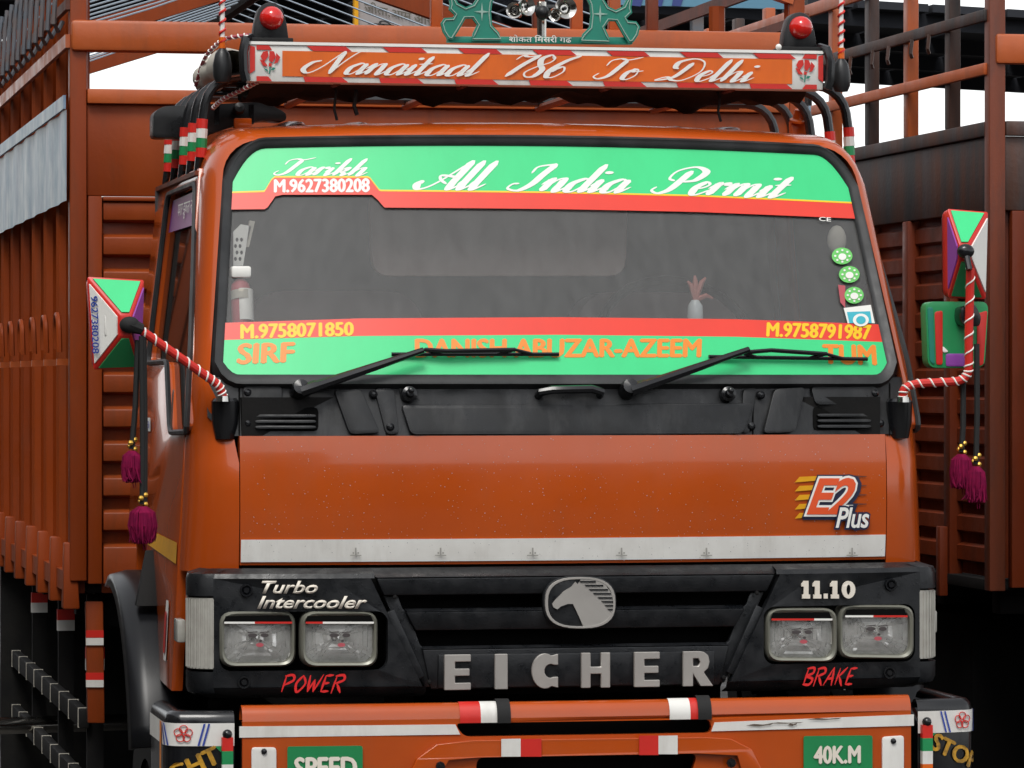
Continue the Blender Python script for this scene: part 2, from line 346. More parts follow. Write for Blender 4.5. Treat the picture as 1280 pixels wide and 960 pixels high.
SCRIPT = {  # glyph: (advance, strokes)
    'a': (1.18, [_bowl, [(0.95, 1.0), (0.90, 0.4), (0.98, 0.02), (1.35, 0.45)]]),
    'n': (1.18, [[(-0.05, 0.5), (0.22, 0.98), (0.24, 0.6), (0.2, 0.0)], [(0.22, 0.2), (0.5, 0.85), (0.78, 0.98), (0.84, 0.6), (0.82, 0.15), (0.95, 0.0), (1.3, 0.45)]]),
    'm': (1.72, [[(-0.05, 0.5), (0.22, 0.98), (0.24, 0.6), (0.2, 0.0)], [(0.22, 0.2), (0.5, 0.88), (0.74, 0.98), (0.78, 0.6), (0.75, 0.0)], [(0.77, 0.2), (1.05, 0.88), (1.3, 0.98), (1.36, 0.6), (1.34, 0.15), (1.47, 0.0), (1.82, 0.45)]]),
    'i': (0.58, [[(-0.05, 0.45), (0.2, 0.9)], [(0.24, 1.0), (0.20, 0.4), (0.28, 0.02), (0.68, 0.45)], _dot]),
    'l': (0.60, [[(-0.05, 0.35), (0.18, 0.9)], [(0.26, 2.15), (0.22, 1.0), (0.20, 0.3), (0.30, 0.02), (0.70, 0.45)]]),
    't': (0.62, [[(0.26, 1.75), (0.22, 0.9), (0.20, 0.3), (0.30, 0.02), (0.70, 0.45)], [(-0.15, 1.0), (0.6, 1.08)]]),
    'd': (1.2, [_bowl, [(0.98, 2.15), (0.93, 1.0), (0.90, 0.4), (0.98, 0.02), (1.35, 0.45)]]),
    'e': (0.88, [[(0.0, 0.42), (0.5, 0.55), (0.72, 0.82), (0.5, 1.0), (0.2, 0.6), (0.24, 0.12), (0.5, 0.0), (0.98, 0.45)]]),
    'r': (0.80, [[(-0.05, 0.5), (0.22, 1.0), (0.24, 0.6), (0.18, 0.0)], [(0.22, 0.35), (0.42, 0.86), (0.62, 1.0), (0.76, 0.86)], [(0.72, 0.97), (0.74, 0.78)]]),
    'o': (0.95, [[(0.55, 1.0), (0.2, 0.65), (0.2, 0.12), (0.5, 0.0), (0.8, 0.4), (0.72, 0.9), (0.5, 0.98), (0.55, 0.75), (1.05, 0.85)]]),
    'h': (1.2, [[(0.28, 2.15), (0.24, 1.0), (0.2, 0.0)], [(0.22, 0.2), (0.5, 0.85), (0.78, 0.98), (0.84, 0.6), (0.82, 0.15), (0.95, 0.0), (1.3, 0.45)]]),
    'k': (1.1, [[(0.28, 2.15), (0.24, 1.0), (0.2, 0.0)], [(0.25, 0.4), (0.6, 0.95), (0.8, 0.92), (0.7, 0.6), (0.4, 0.52)], [(0.42, 0.52), (0.75, 0.3), (0.85, 0.02), (1.2, 0.4)]]),
    'A': (1.45, [[(-0.35, 0.62), (-0.55, 0.35), (-0.25, 0.02), (0.35, 0.5), (1.15, 2.05)], [(1.18, 2.15), (1.14, 1.2), (1.10, 0.4), (1.2, 0.02), (1.65, 0.5)], [(0.85, 0.4), (0.4, 0.72), (0.25, 1.0), (0.55, 1.0), (1.1, 0.9)]]),
    'I': (1.15, [[(0.15, 1.35), (0.2, 1.85), (0.8, 2.05), (0.95, 2.1)], [(0.95, 2.1), (0.75, 1.3), (0.6, 0.5), (0.2, 0.02), (-0.35, 0.15), (-0.3, 0.5), (0.0, 0.55)]]),
    'P': (1.45, [[(0.75, 1.85), (0.62, 1.0), (0.45, 0.3), (0.05, 0.0), (-0.35, 0.2), (-0.25, 0.5)], [(0.35, 1.0), (0.0, 1.2), (0.1, 1.8), (0.8, 2.15), (1.45, 1.8), (1.3, 1.15), (0.75, 0.95)]]),
    'N': (1.72, [[(-0.1, 1.2), (-0.55, 1.0), (-0.75, 0.4), (-0.3, 0.05), (0.2, 0.6), (0.75, 2.05)], [(0.78, 2.1), (0.85, 1.2), (0.98, 0.0)], [(0.98, 0.0), (1.2, 1.0), (1.6, 2.0), (1.95, 2.15)]]),
    'T': (1.35, [[(0.0, 1.25), (0.05, 1.75), (0.5, 1.95), (1.0, 1.85), (1.7, 2.15)], [(0.95, 1.85), (0.8, 1.1), (0.6, 0.3), (0.15, 0.0), (-0.2, 0.2), (-0.05, 0.55)]]),
    'D': (1.75, [[(0.9, 1.75), (0.75, 1.0), (0.5, 0.35), (0.0, 0.1), (-0.4, 0.05), (0.1, 0.35), (0.6, 0.05), (1.2, 0.1), (1.75, 0.9), (1.5, 1.8), (0.8, 2.12), (0.1, 1.8), (0.1, 1.3), (0.35, 1.15)]]),
    '7': (1.1, [[(0.15, 1.6), (0.3, 2.0), (0.7, 1.9), (1.2, 2.1)], [(1.2, 2.1), (0.75, 1.1), (0.45, 0.0)]]),
    '8': (1.15, [[(0.95, 1.75), (0.7, 2.1), (0.35, 1.75), (0.55, 1.2), (0.9, 0.7), (0.8, 0.1), (0.4, 0.02), (0.15, 0.45), (0.5, 1.0), (0.95, 1.4), (1.0, 1.8), (0.7, 2.1)]]),
    '6': (1.15, [[(1.1, 2.1), (0.6, 1.6), (0.2, 0.7), (0.35, 0.05), (0.7, 0.05), (0.95, 0.55), (0.75, 1.0), (0.45, 0.85), (0.25, 0.5)]]),
    ' ': (1.25, []),
}
def script(body, wmin=0.09, wmax=0.30, shear=0.55):
    V = []; F_ = []; x = 0.0
    for c in body:
        adv, st = SCRIPT[c]
        for s in st: stroke([(p[0] + x, p[1]) for p in s], wmin, wmax, shear, V, F_)
        x += adv
    return V, F_
BRUSH = {'P': (0.95, [[(0.1, 0), (0.12, 1)], [(0.0, 0.95), (0.6, 1.0), (0.75, 0.7), (0.15, 0.42)]]), 'O': (0.95, [[(0.5, 1), (0.1, 0.5), (0.35, 0), (0.8, 0.5), (0.45, 1)]]),
         'W': (1.15, [[(0.05, 1), (0.2, 0.02)], [(0.2, 0), (0.5, 0.75)], [(0.5, 0.75), (0.65, 0)], [(0.65, 0), (1.05, 1.05)]]), 'E': (0.85, [[(0.12, 1), (0.1, 0)], [(0.1, 0.97), (0.7, 1.0)], [(0.1, 0.5), (0.55, 0.55)], [(0.1, 0.03), (0.7, 0.05)]]),
         'R': (0.95, [[(0.1, -0.1), (0.12, 1)], [(0.0, 0.95), (0.6, 1.0), (0.75, 0.72), (0.15, 0.5)], [(0.3, 0.5), (0.8, -0.05)]]), 'B': (0.95, [[(0.1, 0), (0.12, 1)], [(0.0, 0.97), (0.6, 1.0), (0.65, 0.7), (0.15, 0.52), (0.75, 0.35), (0.6, 0.02), (0.0, 0.03)]]),
         'A': (0.95, [[(0.0, -0.05), (0.5, 1.05)], [(0.5, 1.05), (0.75, -0.05)], [(0.15, 0.35), (0.75, 0.4)]]), 'K': (0.95, [[(0.1, 0), (0.12, 1)], [(0.75, 1.05), (0.15, 0.45)], [(0.25, 0.5), (0.75, -0.08)]])}
def brush(body):
    V = []; F_ = []; x = 0
    for c in body:
        adv, st = BRUSH[c]
        for s in st: stroke([(p[0] + x, p[1]) for p in s], 0.15, 0.19, 0.3, V, F_, 5)
        x += adv
    return V, F_

# ================================================================== SETTING
def ground_mat():
    m = mat('wet_asphalt', (0.042, 0.039, 0.036), 0.6, spec=0.3, col2=(0.022, 0.020, 0.018), nscale=0.8, amt=0.9, bump=0.6, bscale=40, rvar=0.25)
    return m
g = MB(); g.grid(lambda u, v: (u, v, 0.0), lin(-400, 400, 9), lin(-400, 400, 9)); tag(g.build('ground', ground_mat()), kind='structure')

# open shed far behind the trucks: dark roof sloping down to the right, on thin posts
shed = empty('market_shed', (0, 17, 0))
tag(shed, 'dark open sided shed roof on thin posts behind the trucks', 'shed')
def shed_z(x): return 4.32 - 0.040 * (x - 0.0)
b = MB()
for i in range(36):
    x0, x1 = -9 + i * 0.5, -9 + i * 0.5 + 0.47
    b.hexa([(x0, -2.6, shed_z(x0)), (x1, -2.6, shed_z(x1)), (x1, 1.9, shed_z(x1)), (x0, 1.9, shed_z(x0)),
            (x0, -2.6, shed_z(x0) + 0.05), (x1, -2.6, shed_z(x1) + 0.05), (x1, 1.9, shed_z(x1) + 0.05), (x0, 1.9, shed_z(x0) + 0.05)])
b.build('roof_sheet', 'shedroof', shed)
for y in (-2.4, -0.9, 0.4, 1.7):
    b = MB(); b.bar((-9, y, shed_z(-9) - 0.05), (9, y, shed_z(9) - 0.05), 0.08, 0.1); b.build('roof_beam', 'shedroof', shed)
for x in (-6.2, -2.35, 1.6, 5.5):
    b = MB(); b.tube([(x, 0.4, 0), (x, 0.4, shed_z(x) - 0.1)], 0.045); b.build('post', 'hookgrey', shed)
b = MB(); b.box(-14, 16, 24.0, 24.3, 0, 2.6); tag(b.build('light_block_wall', 'wall'), 'hidden low dark brick wall added behind the yard to block light', 'wall')  # hidden wall added to keep light from under the trucks
# unseen houses added behind the camera: they darken the glossy front of the truck
for i, (x0, x1, h, m, lab) in enumerate(((-24, -12, 4.6, 'wall', 'unseen dark brick house farthest left across the road, added for dark reflections'), (-11.8, -2.2, 7.0, 'facade', 'unseen tall dull plaster house behind the camera, added for dark reflections'), (-2.0, 8.5, 5.4, 'wall', 'unseen low brick house across the road, added for dark reflections'), (8.7, 22, 5.6, 'facade', 'unseen wide plaster house farthest right across the road, added for dark reflections'))):
    hs_ = empty('added_house', ((x0 + x1) / 2, -27, 0)); tag(hs_, lab, 'building', 'unseen houses added for dark reflections'); w2 = (x1 - x0) / 2
    b = MB(); b.box(-w2, w2, -4, 0, 0, h); b.build('wall', m, hs_); b = MB(); b.box(-w2 - 0.1, w2 + 0.1, -4.1, 0.5, h + 0.002, h + 0.25); b.build('roof', 'wall', hs_)
    n_ = int(w2); 
    for fl_ in range(int(h // 3)):
        for k in range(n_):
            x = -w2 + (k + 0.5) * 2 * w2 / n_; b = MB(); b.box(x - 0.45, x + 0.45, 0.001, 0.06, 3 * fl_ + 0.9, 3 * fl_ + 2.3); b.build('window', 'chassis', hs_)
for y0, y1, h, m, lab in ((-22, -4, 8.0, 'wall', 'unseen tall brick block left of the yard nearest the road, added to cut side light'), (-3.8, 16, 6.5, 'facade', 'unseen plaster block left of the yard beyond the brick one, added to cut side light')):  # unseen blocks added on the left to cut side light on the cargo
    hs_ = empty('side_light_block', (-8.0, (y0 + y1) / 2, 0)); tag(hs_, lab, 'building', 'unseen blocks added on the left to cut side light'); w2 = (y1 - y0) / 2
    b = MB(); b.box(-6, 0, -w2, w2, 0, h); b.build('wall', m, hs_); b = MB(); b.box(-6.1, 0.4, -w2 - 0.05, w2 + 0.05, h + 0.002, h + 0.22); b.build('roof', 'wall', hs_)
    for k in range(4): y = -w2 + (k + 0.5) * w2 / 2; b = MB(); b.box(0.001, 0.06, y - 1.1, y + 1.1, 0, 2.8); b.build('shutter', 'chassis', hs_)
# notice with Hindi lettering hung under the shed edge, blue hoarding to the right
NY = 14.2
nb = empty('notice_board', at(495, 40, NY))
tag(nb, 'grey notice board with black Hindi lettering and red top strip behind the cargo body', 'sign')
def local(o, root): o.parent = root; o.location = -Vector(root.location); return o
def board(pts, surf, th, name, m, root):
    b = MB(); q = [xz(x, y, surf) for x, y in pts]; b.prism(q, flat(surf), 0.0, th); return local(b.build(name, m), root)
board([(447, -30), (551, -30), (551, 60), (447, 60)], NY, 0.04, 'panel', 'paper', nb)
board([(490, -30), (551, -30), (551, 12), (500, 0)], NY - 0.004, 0.003, 'red_strip', 'red', nb)
board([(443, -30), (448, -30), (448, 60), (443, 60)], NY - 0.02, 0.06, 'frame_edge', 'yellow', nb)
def local_letters(data, q, surf, material, root, name='lettering'): return local(letters(data, q, surf, 0.012, material, None, name), root)
local_letters(text2d('जीता,आम,और', 0.01), [(455, 1), (540, 18), (540, 34), (455, 16)], NY, 'inkgrey', nb)
local_letters(text2d('दिन का', 0.02), [(460, 24), (522, 30), (522, 44), (460, 40)], NY, 'ink', nb)
hb = empty('hoarding', at(890, 12, 13.6))
tag(hb, 'pale blue hoarding with dark blue marks above the route sign on the right', 'sign')
board([(775, -40), (1003, -40), (1004, 12), (775, 6)], 13.6, 0.05, 'panel', 'hoard', hb)
for x in (792, 818, 842): board([(x, -6), (x + 13, -6), (x + 9, 8), (x - 2, 7)], 13.594, 0.004, 'painted_mark', 'hoardmark', hb)
for x in (870, 985):
    p = at(x, 12, 13.7); b = MB(); b.bar((p.x, 13.68, 0), (p.x, 13.68, p.z + 0.3), 0.07, 0.07, (0, 1, 0)); local(b.build('post', 'hookgrey'), hb)

# ================================================================== ORANGE TRUCK
T = empty('truck', (0, 0, 0))
tag(T, 'orange truck facing the camera with green windscreen bands and a roof route sign', 'truck')
def W(x, z): return 0.12 + 0.26 * (z - 1.77) / 0.61 + 0.105 * x * x
def S(x, z): return 0.05 + 0.08 * x * x + 0.013 * ((z - 1.43) / 0.17) ** 2
def G(x, z): return 0.05 * (max(0, abs(x) - 0.5) / 0.42) ** 2
def sx(z): return 1.004 - 0.05 * (z - 1.3) if z < 1.7 else 0.984 - 0.108 * (z - 1.7)
def yo(z): return 0.27 if z < 1.6 else 0.27 + 0.38 * (z - 1.6)
def gi(z):
    if z <= 1.58: return 0.8705
    if z <= 1.735: return 0.8705 + 0.0695 * (z - 1.58) / 0.155
    return 0.94 - 0.065 * (z - 1.735) / 0.555
# --- shell ring round the windscreen and down both front corners
ring = []
for z in lin(1.248, 1.60, 6) + lin(1.63, 1.735, 4) + lin(1.79, 2.283, 10):
    ring.append((Vector((-gi(z), (S(gi(z), z) if z < 1.6 else W(gi(z), max(z, 1.70)) - 0.012) , z)), Vector((-sx(z), yo(z), z))))
for k in range(1, 8):
    a = R(90 * k / 7)
    x, z = -0.773 - 0.102 * math.cos(a), 2.283 + 0.102 * math.sin(a)
    ring.append((Vector((x, W(x, z) - 0.012, z)), Vector((-0.795 - 0.120 * math.cos(a), 0.530 + 0.185 * math.sin(a), 2.283 + 0.150 * math.sin(a)))))
for x in lin(-0.773, 0, 10)[1:]:
    z = 2.385 + 0.012 * (1 - (x / 0.773) ** 2)
    ring.append((Vector((x, W(x, z) - 0.012, z)), Vector((x * 0.795 / 0.773, 0.715, 2.433 + 0.022 * (1 - (x / 0.773) ** 2)))))
mir = lambda p: Vector((-p.x, p.y, p.z))
ring = ring + [(mir(i), mir(o)) for i, o in reversed(ring[:-1])]
b = MB(); K = 9
def ringpt(i, v):
    I, O = ring[int(i)]; c = Vector((O.x, I.y + 0.012, O.z)); c = c * 0.86 + (I + O) * 0.07
    return I * (1 - v) ** 2 + c * 2 * v * (1 - v) + O * v * v
b.grid(ringpt, list(range(len(ring))), lin(0, 1, K))
b.grid(lambda i, v: ring[int(i)][0] + Vector((0, 0.05 * v, 0)), list(range(len(ring))), [0, 1])
b.build('cab_shell', 'paint', T, smooth=60)
# --- roof
top = [o for i, o in ring if o.z > 2.3]
b = MB(); b.grid(lambda i, v: Vector((top[int(i)].x * (1 - 0.01 * v), top[int(i)].y + (1.55 - top[int(i)].y) * v, top[int(i)].z + 0.012 * math.sin(v * 3.14))), list(range(len(top))), lin(0, 1, 8))
roof = b.build('roof', 'paint', T, smooth=60)
for x in (-0.62, -0.44, -0.26, -0.08, 0.10, 0.28, 0.46, 0.62):
    b = MB(); b.sphere((x, 1.12, 2.448), 1, 8, (0.045, 0.40, 0.022)); b.build('roof_rib', 'paint', roof)
b = MB(); b.prism([(-0.99, 1.0), (0.99, 1.0), (0.968, 1.7), (0.905, 2.30), (0.86, 2.40), (-0.86, 2.40), (-0.905, 2.30), (-0.968, 1.7)], flat(1.535), 0, 0.025); b.build('rear_wall', 'paint', T)
# cabin interior seen dimly through the glass
b = MB(); b.box(-0.93, 0.93, 1.48, 1.53, 1.3, 2.3); b.build('cabin_lining', 'cabin', T)
b = MB(); b.prism(rquad([xz(462, 236, 0.78), xz(785, 240, 0.78), xz(782, 345, 0.78), xz(466, 345, 0.78)], 0.05, 4), flat(0.78), 0, 0.03); b.build('cab_pale_panel', 'palepink', T, bevel=0.008)  # pale pinkish panel set behind the glass
for x in (-0.45, 0.5):
    b = MB(); b.prism(rrect(x - 0.25, x + 0.25, 1.3, 2.0, 0.1), flat(1.15), 0, 0.14); b.build('seat_back', 'seat', T, bevel=0.03)
b = MB(); b.box(-0.9, 0.9, 0.30, 0.62, 1.5, 1.715); b.build('dashboard', 'cabin', T, bevel=0.03)
b = MB(); c = Vector((0.45, 0.75, 1.85)); b.tube([c + Vector((0.22 * math.cos(t), 0.12 * math.sin(t), 0.18 * math.sin(t))) for t in lin(0, 6.283, 25)], 0.014, 6, False); b.tube([c, c + Vector((0, -0.15, -0.25))], 0.025); b.build('steering_wheel', 'plast', T)
b = MB(); b.box(-0.95, 0.95, 0.3, 1.5, 1.02, 1.06); b.build('cab_floor', 'chassis', T)
b = MB(); b.box(-0.86, 0.86, 0.14, 0.2, 1.0, 1.7); b.build('firewall', 'chassis', T)

# --- doors
def door(sgn):
    fm = lambda y, z, d: (sgn * (sx(z) + 0.004 - d), y, z)
    win_px = [(212, 243), (246.5, 229), (244, 330), (240, 445), (236, 540), (215, 541), (211, 452), (187, 454)]
    win = rquad([(p.y, p.z) for p in (at_side(x, y, lambda z: -sx(z)) for x, y in win_px)], 0.035, 3)
    outer = [(0.285, 0.93), (0.60, 0.94), (0.68, 1.10), (0.84, 1.22), (1.1, 1.285), (1.54, 1.30), (1.54, 1.7), (1.53, 2.0), (1.52, 2.27), (1.45, 2.315), (yo(2.30) + 0.012, 2.315)] + \
            [(yo(z) + 0.012, z) for z in (2.15, 2.0, 1.85, 1.7, 1.6, 1.4, 1.2)]
    b = MB(); b.prism([outer, win], fm, 0.0, 0.03); d = b.build('door', 'paint', T, bevel=0.004)
    b = MB(); b.prism(win, fm, 0.02); b.build('window_pane', 'sglass', d)
    # weather strip round the window
    b = MB(); b.tube([Vector(fm(y, z, -0.001)) for y, z in win + win[:1]], 0.008, 6, False); b.build('window_seal', 'rubber', d)
    ys = [p[0] for p in win if p[1] > 2.2]; y0, y1 = min(ys) + 0.03, max(ys) - 0.04
    b = MB(); b.prism([(y0, 2.26), (y1, 2.255), (y1 + 0.03, 2.165), (y0 + 0.0, 2.165)], fm, 0.012); b.build('window_visor', 'violet', d)
    if sgn < 0:
        v, f = text2d('पयार झुकता नहीं', 0.004); v = norm(v); b = MB()
        b.add([fm(y1 - 0.18 - (y1 - y0 - 0.22) * p[0], 2.19 + 0.06 * p[1], 0.008) for p in v], f); b.build('lettering', 'ltext', d)
        b = MB(); b.prism([(0.30, 1.318), (1.36, 1.335), (1.36, 1.30), (0.30, 1.262)], fm, -0.003); b.build('yellow_reflector', 'yellow', d)
        q = [at_side(x, y, lambda z: -sx(z)) for x, y in ((181, 522), (191, 522), (191, 539), (181, 539))]
        b = MB(); b.prism([(p.y, p.z) for p in q], fm, -0.003); st = b.build('sticker', 'ltext', d)
        v, f = text2d('9758', 0.01); v = norm(v); b = MB(); b.add([fm(q[0].y + (q[1].y - q[0].y) * p[0], q[2].z + 0.008 + 0.02 * p[1], -0.006) for p in v], f); b.build('sticker_print', 'blue', d)
        b = MB(); b.prism(rrect(0.53, 0.575, 1.60, 1.72, 0.015, 2), fm, -0.004); b.build('silver_channel', 'chrome', d)
        b = MB(); b.prism(rrect(0.41, 0.47, 1.00, 1.16, 0.01, 2), fm, -0.004); b.build('side_decal', 'ltext', d)
        b = MB(); b.prism(rrect(0.42, 0.46, 1.02, 1.13, 0.01, 2), fm, -0.007); b.build('side_decal_print', 'red', d)
    return d
door(-1); door(1)

# --- front panel, white strip, badge
b = MB(); b.grid(lambda x, z: (x, S(x, z), z), lin(-0.868, 0.868, 30), lin(1.266, 1.600, 9))
b.grid(lambda x, v: (x, S(x, 1.266) + 0.04 * v, 1.266 - 0.006 * v), lin(-0.868, 0.868, 30), [0, 1])
for s in (-1, 1): b.grid(lambda z, v: (s * 0.868, S(0.868, z) + 0.04 * v, z), lin(1.266, 1.6, 9), [0, 1])
panel = b.build('front_panel', 'paint', T, smooth=50)
b = MB(); b.grid(lambda x, k: (x, S(x, (1.274, 1.274, 1.303, 1.332, 1.332)[k]) - (0, 0.004, 0.004, 0.004, 0)[k], (1.274, 1.274, 1.303, 1.332, 1.332)[k]), lin(-0.866, 0.866, 30), [0, 1, 2, 3, 4]); b.build('reflective_strip', 'white', panel)
b = MB()
for px in (444, 550, 665, 776, 882, 1064):
    b = MB()
    for dx, dy, w, h in ((0, 7, 14, 1.2), (0, 2, 2, 9), (-3, 4, 2, 2), (3, 4, 2, 2)):
        q = [(px + dx - w / 2, 687 + dy - h / 2), (px + dx + w / 2, 687 + dy - h / 2), (px + dx + w / 2, 687 + dy + h / 2), (px + dx - w / 2, 687 + dy + h / 2)]
        b.add([at(x, y, S, 0.009 + 0.0004 * abs(dx)) for x, y in q], [(0, 1, 2, 3)])
    b.build('strip_print', 'faint', panel)
# E2 Plus badge
BQ = [(1013, 597), (1070, 597), (1063, 643), (1007, 643)]
def px_poly(pts, surf, off, name, m, parent, thick=None, bevel=0):
    b = MB(); q = [(p.x, p.z) for p in (at(x, y, surf) for x, y in pts)]
    b.prism(q, flat(surf, off), 0.0, thick); return b.build(name, m, parent, bevel=bevel)
for i in range(5):
    y = 597 + i * 11.3; px_poly([(999, y - 1), (1022, y - 2), (1018, y + 4), (993, y + 6)], S, 0.003, 'badge_stripe', 'yellow', panel)
for i in range(4):
    y = 594 + i * 11.5; px_poly([(1062, y), (1083, y + 1), (1083, y + 2), (1062, y + 3.2)], S, 0.003, 'badge_stripe', 'rust', panel)
e2 = lambda bold: text2d('E2', bold, 0.25, 0.95)
v0, f0 = e2(0.03)
xs = [p[0] for p in v0]; ys = [p[1] for p in v0]; bx = (min(xs), max(xs), min(ys), max(ys))
def badge(body, bold, quad, off, m, ref, dx=0, dy=0, shear=0.25):
    v, f = text2d(body, bold, shear, 0.95); fn = quadmap(quad, S, off)
    b = MB(); b.add([fn((p[0] - ref[0]) / (ref[1] - ref[0]) + dx, (p[1] - ref[2]) / (ref[3] - ref[2]) + dy) for p in v], f); b.build('badge_lettering', m, panel)
badge('E2', 0.115, BQ, 0.004, 'navy', bx, 0.05, -0.03); badge('E2', 0.10, BQ, 0.0055, 'navy', bx)
badge('E2', 0.072, BQ, 0.007, 'ltext', bx); badge('E2', 0.028, BQ, 0.0085, 'otext' if False else mat('badge_orange', (0.75, 0.09, 0.02), 0.35), bx)
PQ = [(1045, 634), (1085, 634), (1085, 660), (1043, 660)]
v0, f0 = text2d('Plus', 0.02, 0.2, 0.95); xs = [p[0] for p in v0]; ys = [p[1] for p in v0]; bx = (min(xs), max(xs), min(ys), max(ys))
badge('Plus', 0.085, PQ, 0.010, 'navy', bx, shear=0.2); badge('Plus', 0.018, PQ, 0.0115, 'ltext', bx, shear=0.2)

# --- windscreen: glass, rubber gasket, coloured bands
def hw(z): return 0.905 - 0.062 * (z - 1.762) / 0.585        # half width of the clear glass
ZB, ZT = 1.757, 2.362
def gtop(s): return ZT + 0.014 * (1 - s * s) - 0.09 * max(0, (abs(s) - 0.90) / 0.10) ** 2.2
def gbot(s): return ZB + 0.035 * max(0, (abs(s) - 0.95) / 0.05) ** 2
def glasspt(s, z, off=0.0): x = s * hw(z); return Vector((x, W(x, z) - off, z))
SS = lin(-1, -0.9, 8) + lin(-0.9, 0.9, 31)[1:] + lin(0.9, 1, 8)[1:]
b = MB(); b.grid(lambda s, v: glasspt(s * 1.015, gbot(s) - 0.01 + (gtop(s) - gbot(s) + 0.02) * v, -0.004), SS, lin(0, 1, 12)); ws = b.build('windscreen', 'glass', T, smooth=80)
def outline(d):   # offset outline of the clear glass by d metres outward
    P = [glasspt(s, gtop(s)) for s in SS] + [glasspt(s, gbot(s)) for s in reversed(SS)]
    out = []
    for i, p in enumerate(P):
        a, c = P[i - 1], P[(i + 1) % len(P)]; t = Vector((c.x - a.x, c.z - a.z)).normalized(); n = Vector((-t.y, t.x))
        x, z = p.x + n.x * d, p.z + n.y * d; out.append((x, z))
    return out
o0, o1, o2, o3, o4 = outline(-0.004), outline(0.006), outline(0.014), outline(0.022), outline(0.030)
prof = [(o0, 0.002), (o1, 0.014), (o2, 0.016), (o3, 0.022), (o4, 0.004), (outline(0.042), -0.02)]
b = MB(); nO = len(o0)
b.grid(lambda i, k: (prof[int(k)][0][int(i) % nO][0], W(*prof[int(k)][0][int(i) % nO]) - prof[int(k)][1], prof[int(k)][0][int(i) % nO][1]), list(range(nO + 1)), list(range(6)))
b.build('windscreen_gasket', 'rubber', T, smooth=60)
def line_z(pts):   # photo polyline on the glass -> z as function of x
    q = [at(x, y, W) for x, y in pts]
    def fn(x):
        for a, c in zip(q, q[1:]):
            if x <= c.x or c is q[-1]: return a.z + (c.z - a.z) * (x - a.x) / (c.x - a.x)
    return fn
grn = line_z([(288, 241), (332, 239.5), (341, 221.5), (461, 221.5), (475, 238.5), (700, 241), (870, 245), (1056, 253.5)])
redl = line_z([(286, 262), (334, 261.5), (345, 243.5), (466, 243.5), (481, 259.5), (700, 261.5), (870, 265), (1060, 273)])
r1 = line_z([(282, 403.5), (450, 398), (700, 396.5), (920, 399), (1100, 405.5)])
r2 = line_z([(281, 425), (450, 420), (700, 418.5), (920, 421), (1103, 427.5)])
def band(name, m, lo, hi, off, n=90):
    b = MB(); ss = sorted(set(SS + lin(-1, 1, n) + [at(x, 240, W).x / hw(2.3) for x in (332, 341, 345, 334, 461, 466, 475, 481)]))
    def fn(s, v):
        x = s * 0.88
        for _ in range(4): z0 = lo(s, x); x0 = s * hw(z0); z1 = hi(s, x0); z0 = lo(s, x0)
        z = z0 + (z1 - z0) * v; return glasspt(s, z, off)
    b.grid(fn, ss, [0, 0.5, 1]); return b.build(name, m, ws, smooth=80)
band('green_band', 'green', lambda s, x: grn(s * hw(2.28)), lambda s, x: gtop(s), 0.004)
band('red_band', 'redb', lambda s, x: redl(s * hw(2.23)), lambda s, x: grn(s * hw(2.28)) , 0.004)
band('band_edge_line', 'ytext', lambda s, x: grn(s * hw(2.28)) - 0.0015, lambda s, x: grn(s * hw(2.28)) + 0.003, 0.0044)
band('red_band', 'redb', lambda s, x: r2(s * hw(1.87)), lambda s, x: r1(s * hw(1.9)), 0.004)
band('green_band', 'green', lambda s, x: gbot(s), lambda s, x: r2(s * hw(1.87)), 0.004)
for wd, q in (('All', [(515, 199), (623, 201), (621, 239), (515, 238)]), ('India', [(632, 203), (790, 206), (788, 243), (632, 240)]), ('Permit', [(812, 205), (992, 214), (990, 250), (812, 243)])):
    letters(script(wd, 0.13, 0.40), q, W, 0.0047, 'ltext', ws)
letters(script('Tarikh', 0.13, 0.38), [(341, 196), (460, 198), (459, 221), (341, 220)], W, 0.0047, 'ltext', ws)
letters(text2d('M.9627380208', 0.0, shift=0.046), [(342, 224), (462, 222.5), (462, 240.5), (342, 241)], W, 0.0047, 'ltext', ws)
letters(text2d('M.9758071850', 0.0, shift=0.046), [(300, 405), (442, 402), (442, 420), (300, 424)], W, 0.0047, 'ytext', ws)
letters(text2d('M.9758791987', 0.0, shift=0.046), [(958, 402.5), (1089, 406), (1088, 425), (957, 421)], W, 0.0047, 'ytext', ws)
letters(text2d('SIRF', 0.0, shift=0.046), [(297, 429), (369, 427), (368, 453), (295, 456)], W, 0.0047, 'otext', ws)
letters(text2d('DANISH ABUZAR-AZEEM', 0.0, shift=0.046), [(518, 423), (877, 423), (876, 447), (518, 447)], W, 0.0047, 'otext', ws)
letters(text2d('TUM', 0.0, shift=0.046), [(1027, 430), (1094, 431), (1096, 457), (1027, 455)], W, 0.0047, 'otext', ws)
letters(text2d('CE', 0.01), [(1023, 271), (1038, 272), (1038, 277), (1023, 276)], W, 0.006, 'ltext', ws, 'glass_mark')
